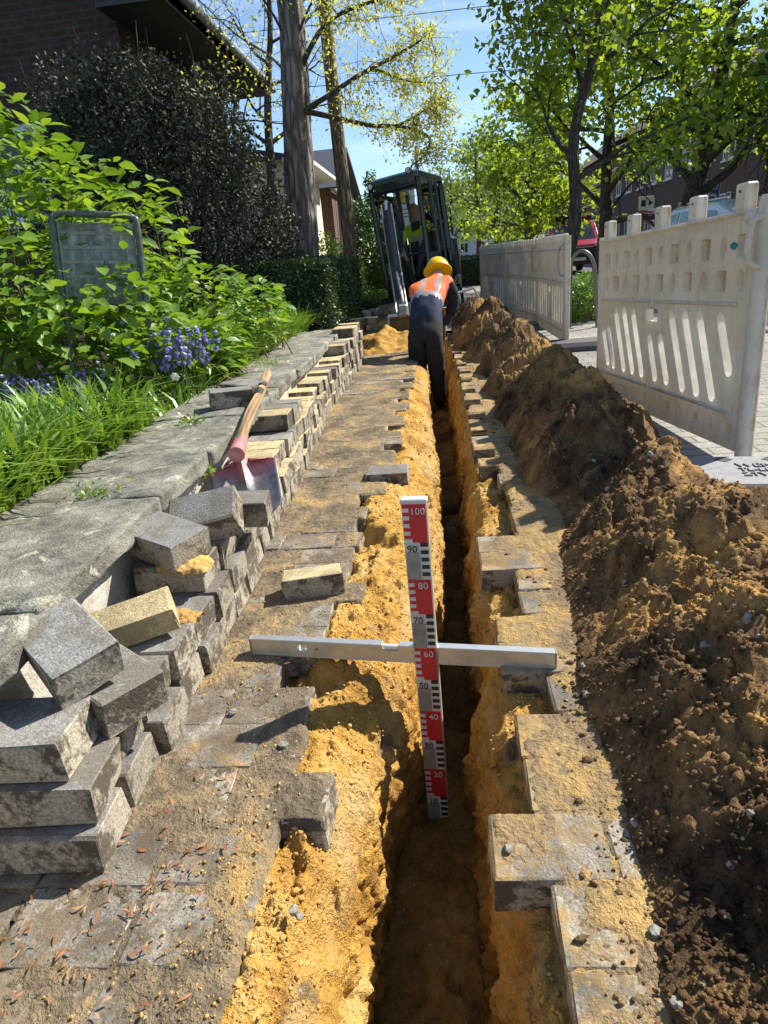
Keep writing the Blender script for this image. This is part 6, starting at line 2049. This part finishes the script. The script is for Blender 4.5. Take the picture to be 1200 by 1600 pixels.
# bluebells
def bluebell():
    root = empty('bluebell', cat='flower', group='bluebells under the shrub')
    rg = np.random.default_rng(8)
    tb, fl = [], MB()
    for k in range(7):
        b = np.array([rg.normal() * .04, rg.normal() * .04, 0]); t = b + np.array([rg.normal() * .06, rg.normal() * .06, rg.uniform(.24, .33)])
        tb.append(([b, (b + t) / 2, t], [.003, .003, .002]))
        for j in range(11):
            p = b + (t - b) * (.62 + .4 * j / 10) + rg.normal(size=3) * .009
            a = rg.uniform(0, 6.28)
            Mx = Matrix.Translation(p) @ Matrix.Rotation(a, 4, 'Z') @ Matrix.Rotation(R(rg.uniform(90, 150)), 4, 'X')
            V = [(0, 0, 0)]; n = 6
            for q in range(n): V.append((.0065 * math.cos(q * 6.283 / n), .0065 * math.sin(q * 6.283 / n), .010))
            for q in range(n): V.append((.011 * math.cos(q * 6.283 / n), .011 * math.sin(q * 6.283 / n), .021))
            Fq = [(0, 1 + q, 1 + (q + 1) % n) for q in range(n)] + [(1 + q, 7 + q, 7 + (q + 1) % n, 1 + (q + 1) % n) for q in range(n)]
            fl.raw(V, Fq, 0, Mx)
    tubes_obj('stems', tb, M['leaf_ivy'], root, (0, 0, 0), 5)
    fl.build('flowers', M['bluebell'], root, False, False)['kind'] = 'stuff'
    V = []
    return root
bb = bluebell()
bl = [(-1.40, 3.22, 'large bluebell clump in full flower before the light green shrub'), (-1.33, 3.30, 'bluebell clump just right of the large one'), (-1.72, 2.95, 'single bluebell spike in the middle of the bed'), (-1.95, 2.85, 'bluebells below the bare stems'), (-2.05, 2.95, 'bluebells left of those below the bare stems'), (-1.84, 2.75, 'low bluebells at the front of the bed'), (-2.25, 3.0, 'bluebells at the left edge of the picture')]
for k, (x, y, lb) in enumerate(bl):
    o = bb if k == 0 else copy_tree(bb)
    o.location = (x, y, .33); o.rotation_euler = (0, 0, k * 1.3); o.scale = (1.1, 1.1, 1.25) if k < 2 else (.7, .7, .8)
    o['label'] = lb
# dandelion clock
dd = empty('dandelion', (-1.30, 3.02, .30), label='white dandelion clock below the bluebells', cat='flower')
MB().tube([(0, 0, 0), (.01, 0, .19)], .002, 5).build('stem', M['leaf_ivy'], dd)
rgq = np.random.default_rng(2); dv = rgq.normal(size=(160, 3)); dv /= np.linalg.norm(dv, axis=1, keepdims=True)
leaf_obj('seed_head', np.array([.01, 0, .2]) + dv * .008, np.full(160, .016), frames(160, rgq, 0, dv * 5), SMALL_V * np.array([.4, 1, 1]), SMALL_F, M['frame_w'], dd, stuff=False)

# weathered board in a tube frame
nb = empty('notice_board', (-1.755, 3.30, .33), (R(-8), R(5), R(22)), 'weathered grey board in a steel tube frame among the shrub leaves', 'board')
mb = MB(); mb.tube(arc([(-.20, 0, .0), (-.20, 0, .5), (-.20, 0, .90), (-.185, 0, .945), (-.14, 0, .96), (0, 0, .96), (.14, 0, .96), (.185, 0, .945), (.20, 0, .90), (.20, 0, .5), (.20, 0, .0)], 5), .017, 10); mb.build('tube_frame', M['tube_green'], nb, True)
mb = MB(); mb.box((0, .0, .72), (.365, .012, .40), bev=.003); brd = mb.build('board', M['board'], nb)
mb = MB()
for zz in (.87, .80, .73, .66): MB().box((0, -.0075, zz), (.34, .002, .016)).build('faded_stripe', M['staff_grey'], brd)
text_obj('faded_lettering', 'AL', .05, M['black'], brd, (.03, -.0085, .72), (R(90), 0, 0), .0006, sx=.6)
text_obj('faded_lettering', 'u - snug', .035, M['black'], brd, (.02, -.0095, .66), (R(90), 0, 0), .0006)

# timber utility pole
up = empty('timber_pole', (-1.40, 11, .1), label='brown timber utility pole behind the rough trunked tree', cat='pole')
mb = MB(); mb.tube([(0, 0, -.2), (.0, 0, 1.2), (-.03, 0, 3.0), (-.05, 0, 6.5)], [.115, .11, .10, .085], 16); mb.build('pole_shaft', M['pole'], up, True)
mb = MB(); mb.box((.06, -.02, 1.35), (.05, .04, .18)); mb.build('cable_bracket', M['steel'], up)

# ------------------------------------------------------------------ buildings
def window(parent, c, w, h, axis, face=1, mullion=True, sill=True):
    """window in a wall; axis 'x' means the wall's outward normal is along x"""
    x, y, z = c
    mb = MB(); t = .07
    def bx(u0, u1, z0, z1, d0, d1, m=mb):
        if axis == 'x': m.box((x + face * (d0 + d1) / 2, y + (u0 + u1) / 2, z + (z0 + z1) / 2), (abs(d1 - d0), u1 - u0, z1 - z0))
        else: m.box((x + (u0 + u1) / 2, y + face * (d0 + d1) / 2, z + (z0 + z1) / 2), (u1 - u0, abs(d1 - d0), z1 - z0))
    bx(-w / 2, -w / 2 + t, -h / 2, h / 2, -.05, .035); bx(w / 2 - t, w / 2, -h / 2, h / 2, -.05, .035)
    bx(-w / 2 + t, w / 2 - t, h / 2 - t, h / 2, -.05, .032); bx(-w / 2 + t, w / 2 - t, -h / 2, -h / 2 + t, -.05, .032)
    if mullion: bx(-.03, .03, -h / 2 + t, h / 2 - t, -.05, .028)
    o = mb.build('window', M['frame_w'], parent)
    mb2 = MB(); bx(-w / 2 + t, w / 2 - t, -h / 2 + t, h / 2 - t, -.05, .008, mb2); mb2.build('pane', M['win'], o)
    if sill:
        mb3 = MB(); bx(-w / 2 - .06, w / 2 + .06, -h / 2 - .07, -h / 2 - .002, -.05, .11, mb3); mb3.build('sill', M['frame_w'], o)
    return o
h1 = empty('brick_house', (0, 0, 0), label='dark brick house with wide eaves behind the evergreen shrub', cat='house')
mb = MB(); mb.box((-7.6, 10.95, 2.0), (7.9, 4.1, 4.3)); mb.prism([(-11.6, 4.15), (-3.6, 4.15), (-7.6, 7.6)], 'y', 8.95, 12.95); mb.build('wall', M['brick_dark'], h1)
mb = MB()
for s in (-1, 1):
    xe = -7.6 + s * 4.75; 
    mb.prism([(-7.6, 7.85), (xe, 3.80), (xe, 3.95), (-7.6, 8.0)] if s > 0 else [(-7.6, 7.85), (-7.6, 8.0), (xe, 3.95), (xe, 3.80)], 'y', 8.45, 13.2)
mb.build('roof', M['tile'], h1)
mb = MB(); mb.box((-3.28, 10.82, 3.86), (.80, 4.7, .05)); mb.box((-2.87, 10.82, 3.92), (.04, 4.74, .20)); mb.build('eave_board', M['eave'], h1)
mb = MB(); mb.tube([(-2.79, 8.42, 3.97), (-2.79, 13.22, 3.94)], .065, 12); mb.build('gutter', M['gutter'], h1, True)
mb = MB(); mb.tube([(-3.35, 12.85, 3.8), (-3.5, 12.85, 3.5), (-3.52, 12.85, .3)], .045, 10); mb.build('downpipe', M['gutter'], h1, True)
window(h1, (-5.6, 8.90, 2.35), 1.3, 1.1, 'y', -1)
h2 = empty('cream_house', (0, 0, 0), label='cream rendered house glimpsed between tree trunk and timber pole', cat='house')
mb = MB(); mb.box((-7.3, 19.8, 1.65), (7.4, 4.6, 3.6)); mb.build('wall', M['cream'], h2)
mb = MB(); mb.prism([(-11.4, 3.45), (-3.15, 3.45), (-8.5, 4.6)], 'y', 17.3, 22.3); mb.build('roof', M['slate'], h2)
mb = MB(); mb.box((-3.33, 19.8, 3.40), (.62, 5.1, .09)); mb.build('eave_board', M['frame_w'], h2)
for yy in (18.7, 20.6): window(h2, (-3.6, yy, 2.35), .75, 1.05, 'x', 1)
h3 = empty('slate_gable_house', (0, 0, 0), label='brown brick house with dark slate hung gable behind the timber pole', cat='house')
mb = MB(); mb.box((-7.1, 26.5, 1.58), (7.4, 6.6, 3.46)); mb.build('wall', M['brick_row'], h3)
mb = MB(); mb.prism([(23.0, 3.3), (30.0, 3.3), (26.2, 4.7)], 'x', -10.5, -3.42); g3 = mb.build('gable', M['slate'], h3)
mb = MB()
for k in range(26):
    yy = 23.5 + k * .245; zt = 3.3 + 1.32 * (1 - abs(yy - 26.2) / (3.2 if yy < 26.2 else 3.8))
    if zt > 3.45: mb.box((-3.405, yy, (3.35 + zt) / 2), (.03, .20, zt - 3.35))
mb.build('slate_strip', M['gutter'], g3)
mb = MB()
mb.prism([(22.75, 3.22), (26.2, 4.73), (26.2, 4.86), (22.6, 3.26)], 'x', -10.8, -3.1); mb.prism([(26.2, 4.73), (30.25, 3.22), (30.4, 3.26), (26.2, 4.86)], 'x', -10.8, -3.1); mb.build('roof', M['slate'], h3)
mb = MB(); mb.tube([(-3.28, 22.7, 3.22), (-3.28, 30.3, 3.22)], .07, 10); mb.tube([(-3.3, 24.0, 3.2), (-3.36, 24.0, 0)], .04, 8); mb.build('gutter', M['gutter'], h3, True)
for yy in (25.6, 28.2): window(h3, (-3.4, yy, 1.9), .9, 1.2, 'x', 1)
h4 = empty('brick_terrace', (0, 0, 0), label='long brown brick terrace with white windows across the street', cat='house')
mb = MB(); mb.box((17.6, 44, 3.4), (9, 66, 7.0)); mb.build('wall', M['brick_row'], h4)
mb = MB(); mb.prism([(12.7, 6.85), (22.5, 6.85), (17.6, 10.2)], 'y', 10.6, 77.4); mb.build('roof', M['tile'], h4)
mb = MB(); mb.box((13.06, 44, .30), (.06, 65.9, .75)); mb.build('plinth', M['pale_wall'], h4)
for k in range(18):
    for zz in (1.75, 4.6):
        window(h4, (13.1, 20 + k * 2.7, zz), 1.25, 1.5, 'x', -1)
h5 = empty('pale_apartment_block', (0, 0, 0), label='pale grey apartment block far down the street', cat='building')
mb = MB(); mb.box((7.5, 93, 3.6), (15, 10, 7.6)); mb.build('wall', M['pale_wall'], h5)
mb = MB(); mb.prism([(87.7, 7.3), (98.3, 7.3), (93, 9.6)], 'x', -.4, 15.4); mb.build('roof', M['tile'], h5)
for k in range(7):
    for zz in (1.6, 4.4, 6.3):
        window(h5, (1.2 + k * 2.1, 88, zz), 1.0, 1.2, 'y', -1, sill=False)

# ------------------------------------------------------------------ vehicles
def wheel(parent, x, y, z, r=.32, w=.2):
    mb = MB(); mb.tube([(x - w / 2, y, z), (x + w / 2, y, z)], r, 20); t = mb.build('wheel', M['tyre'], parent, True)
    mb = MB(); s = 1 if x > 0 else -1
    mb.lathe([(r * .62, 0), (r * .55, .012), (r * .2, .025), (.03, .03)], 16, 0, Matrix.Translation((x + s * w / 2, y, z)) @ Matrix.Rotation(R(90) * s, 4, 'Y')); mb.build('rim', M['steel'], t, True)
def vehicle(name, label, loc, rz, prof, wd, glass, paint, wheels, group='vehicles parked along the street', wr=.32, taper=.10, belt=.95):
    """prof: side outline (y,z) ; the body narrows above the belt line"""
    root = empty(name, loc, (0, 0, rz), label, 'van' if 'van' in name else 'car', group)
    n = len(prof)
    V = []
    for s in (-1, 1):
        for y, z in prof:
            V.append((s * (wd / 2 - max(0, z - belt) * taper), y, z))
    F = [tuple(range(n - 1, -1, -1)), tuple(range(n, 2 * n))] + [(i, (i + 1) % n, n + (i + 1) % n, n + i) for i in range(n)]
    o = MB().raw(V, F).build('body', paint, root)
    b = o.modifiers.new('b', 'BEVEL'); b.width = .05; b.segments = 3; b.limit_method = 'ANGLE'; b.angle_limit = R(25)
    for nm, quad, side in glass:
        if side:
            for s in (-1, 1):
                q = [Vector((s * (wd / 2 - max(0, z - belt) * taper + .006), y, z)) for y, z in quad]
                V = [tuple(p) for p in q] + [(p.x - s * .03, p.y, p.z) for p in q]
                m = len(q)
                MB().raw(V, [tuple(range(m)), tuple(range(2 * m - 1, m - 1, -1))] + [(i, (i + 1) % m, m + (i + 1) % m, m + i) for i in range(m)]).build(nm, M['win'], root)
        else:
            V = [tuple(Vector(p)) for p in quad] + [tuple(Vector(p) + Vector((0, .03 if p[1] < 0 else -.03, 0))) for p in quad]
            MB().raw(V, [(0, 1, 2, 3), (7, 6, 5, 4), (0, 4, 5, 1), (1, 5, 6, 2), (2, 6, 7, 3), (3, 7, 4, 0)]).build(nm, M['win'], root)
    for y in wheels:
        for s in (-1, 1): wheel(root, s * (wd / 2 - .10), y, wr, wr)
    return root
vp = [(-2.45, .32), (-2.50, .75), (-2.35, 1.02), (-1.75, 1.16), (-1.10, 1.72), (-.8, 1.80), (2.2, 1.80), (2.45, 1.70), (2.5, .9), (2.48, .32)]
rv = vehicle('delivery_van', 'red van with black roof rack parked facing the camera', (4.98, 27.6, -.115), 0, vp, 1.85,
             [('side_window', [(-1.45, 1.12), (-1.02, 1.60), (-.35, 1.62), (-.35, 1.12)], True), ('windscreen', [(-.74, -1.76, 1.17), (.74, -1.76, 1.17), (.66, -1.14, 1.70), (-.66, -1.14, 1.70)], False)], M['car_red'], (-1.6, 1.5))
mb = MB(); mb.box((0, -2.50, .60), (1.80, .10, .42), bev=.03); mb.box((0, -2.51, .83), (1.2, .08, .16), bev=.02); mb.build('bumper', M['plastic_blk'], rv)
for s in (-1, 1):
    mb = MB(); mb.box((s * .72, -2.47, .93), (.30, .10, .20), bev=.03); mb.build('headlight', M['lens'], rv)
    mb = MB(); mb.box((s * 1.02, -1.35, 1.22), (.16, .10, .22), bev=.03); mb.build('wing_mirror', M['plastic_blk'], rv)
mb = MB(); mb.box((0, -2.562, .52), (.48, .01, .10)); mb.build('number_plate', M['frame_w'], rv)
mb = MB()
for y in (-.7, .3, 1.3, 2.1): mb.box((0, y, 1.88), (1.55, .05, .05))
for s in (-1, 1): mb.box((s * .72, .7, 1.93), (.05, 3.1, .06))
mb.box((0, .6, 2.0), (1.3, 3.3, .09), bev=.02)
mb.build('roof_rack', M['plastic_blk'], rv)
cp = [(-2.3, .28), (-2.32, .62), (-2.15, .80), (-1.35, .95), (-.65, 1.40), (-.3, 1.47), (1.5, 1.45), (2.05, 1.32), (2.28, .95), (2.3, .30)]
def car(label, loc, rz, paint):
    c = vehicle('estate_car', label, loc, rz, cp, 1.76,
                [('side_window', [(-1.02, .98), (-.62, 1.33), (.02, 1.38), (.02, .98)], True), ('side_window', [(.10, .98), (.10, 1.38), (.98, 1.36), (.98, .98)], True), ('side_window', [(1.06, .98), (1.06, 1.35), (1.55, 1.32), (1.9, 1.0)], True), ('windscreen', [(-.70, -1.34, .97), (.70, -1.34, .97), (.60, -.68, 1.38), (-.60, -.68, 1.38)], False), ('rear_window', [(.66, 2.262, 1.0), (-.66, 2.262, 1.0), (-.58, 2.06, 1.33), (.58, 2.06, 1.33)], False)],
                paint, (-1.4, 1.35), taper=.22)
    mb = MB(); mb.box((0, -2.31, .45), (1.66, .08, .28), bev=.03); mb.build('bumper', M['plastic_blk'], c)
    for s in (-1, 1):
        mb = MB(); mb.box((s * .68, -2.24, .70), (.28, .12, .14), bev=.03); mb.build('headlight', M['lens'], c)
        mb = MB(); mb.box((s * .74, 2.24, .82), (.14, .10, .24), bev=.02); mb.build('tail_light', M['lamp_red'], c)
        mb = MB(); mb.tube([(s * .60, -.2, 1.50), (s * .60, 1.4, 1.48)], .018, 6); mb.build('roof_rail', M['steel_worn'], c)
    return c
car('silver estate car parked behind the nearest fence panel', (4.75, 11.9, -.115), R(180), M['car_silver'])
car('dark car parked far down the street beyond the hedge', (3.5, 40, -.115), R(0), M['car_dark'])
car('pale car parked far down the street beside the dark one', (6.0, 47, -.115), R(0), M['car_silver'])

# ------------------------------------------------------------------ street furniture
hoop = empty('bicycle_hoop', (1.64, 8.05, 0), (0, 0, R(-12)), 'dark steel bicycle hoop beside the low shrub', 'bicycle stand')
MB().tube(arc([(-.13, 0, -.05), (-.13, 0, .55), (-.12, 0, .74), (-.05, 0, .84), (.04, 0, .83), (.11, 0, .74), (.15, 0, .55), (.19, 0, -.05)], 6), .022, 12).build('hoop_tube', M['tube_green'], hoop, True)
MB().box((-.13, 0, .003), (.1, .1, .008)).box((.19, 0, .003), (.1, .1, .008)).build('base_plate', M['steel'], hoop)
hs_ = empty('bus_stop_sign', (-.34, 14.5, 0), label='white bus stop sign with H in a green ring behind the cab', cat='sign')
MB().tube([(0, 0, 0), (0, 0, 3.0)], .035, 12).build('post', M['steel'], hs_, True)
mb = MB(); mb.box((-.30, 0, 1.95), (.44, .03, .80), bev=.01); bd = mb.build('sign_board', M['sign_white'], hs_)
mb = MB()
ring = [(-.30 + .125 * math.cos(a), 2.10 + .125 * math.sin(a)) for a in np.linspace(0, 2 * math.pi, 32, endpoint=False)]
mb.prism(ring, 'y', -.019, -.0155); mb.build('ring', M['sign_green'], bd)
mb = MB(); mb.prism([(-.30 + (x + .30) * .8, 2.10 + (z - 2.10) * .8) for x, z in ring], 'y', -.0225, -.0192); mb.build('disc', M['sign_yellow'], bd)
text_obj('letter', 'H', .20, M['sign_green'], bd, (-.30, -.0245, 2.10), (R(90), 0, 0), .001)
for zz, ww in ((1.88, .34), (1.80, .26), (1.74, .30)):
    MB().box((-.30, -.017, zz), (ww, .003, .022)).build('timetable_line', M['print_grey'], bd)
bs = empty('direction_sign', (6.70, 18, -.02), label='blue route sign reading U 67 with a curved white arrow', cat='sign')
MB().tube([(0, .06, 0), (0, .06, 2.15)], .035, 10).build('post', M['steel'], bs, True)
mb = MB(); mb.box((0, 0, 1.86), (.40, .02, .54), bev=.008); bf = mb.build('sign_board', M['sign_blue'], bs)
MB().box((0, -.011, 2.118), (.38, .004, .010)).box((0, -.011, 1.602), (.38, .004, .010)).box((-.188, -.011, 1.86), (.010, .004, .50)).box((.188, -.011, 1.86), (.010, .004, .50)).build('sign_border', M['frame_w'], bf)
text_obj('route_text', 'Hannover', .085, M['frame_w'], bf, (0, -.0125, 2.06), (R(90), 0, 0), .001)
text_obj('route_text', 'U 67', .15, M['frame_w'], bf, (0, -.0125, 1.93), (R(90), 0, 0), .001)
ap = arc([(.11, 0, 1.64), (.11, 0, 1.72), (.08, 0, 1.77), (-.03, 0, 1.775)], 6)
mb = MB()
V, F = [], []
for i, p in enumerate(ap):
    t = (ap[min(i + 1, len(ap) - 1)] - ap[max(i - 1, 0)]).normalized(); nn = Vector((-t.z, 0, t.x)) * .024
    V += [(p.x + nn.x, -.013, p.z + nn.z), (p.x - nn.x, -.013, p.z - nn.z)]
for i in range(len(ap) - 1): F.append((2 * i, 2 * i + 1, 2 * i + 3, 2 * i + 2))
b = len(V); V += [(-.02, -.013, 1.835), (-.02, -.013, 1.715), (-.13, -.013, 1.775)]; F.append((b, b + 1, b + 2))
mb.raw(V, F).build('arrow', M['frame_w'], bf, False, False)
ws = empty('arrow_sign', (5.75, 20, -.02), label='white sign with black arrows left of the forked tree', cat='sign')
MB().tube([(0, .05, 0), (0, .05, 2.0)], .03, 10).build('post', M['steel'], ws, True)
mb = MB(); mb.box((0, 0, 1.82), (.42, .02, .34), bev=.006); wf = mb.build('sign_board', M['sign_white'], ws)
MB().prism([(.06, 1.90), (.17, 1.82), (.06, 1.74)], 'y', -.014, -.0105).build('arrow', M['black'], wf)
MB().prism([(-.14, 1.90), (-.03, 1.90), (-.03, 1.74), (-.14, 1.74)], 'y', -.014, -.0105).build('symbol', M['black'], wf)
mb = MB(); mb.box((0, 0, 1.50), (.42, .02, .26), bev=.006); pf = mb.build('lower_board', M['sign_pink'], ws)
MB().box((0, -.012, 1.54), (.22, .004, .05)).box((0, -.012, 1.46), (.22, .004, .04)).build('print_block', M['frame_w'], pf)
for a, b_, lb in (((-8, 15.5, 5.62), (12, 14.2, 5.05), 'upper overhead wire crossing the blue sky'), ((-8, 15, 4.55), (12, 15, 4.05), 'lower overhead wire crossing the blue sky')):
    a, b_ = Vector(a), Vector(b_)
    pts = [a.lerp(b_, t) + Vector((0, 0, -.12 * (1 - (2 * t - 1) ** 2))) for t in np.linspace(0, 1, 14)]
    tag(MB().tube(pts, .007, 5).build('overhead_wire', M['wire']), lb, 'wire')
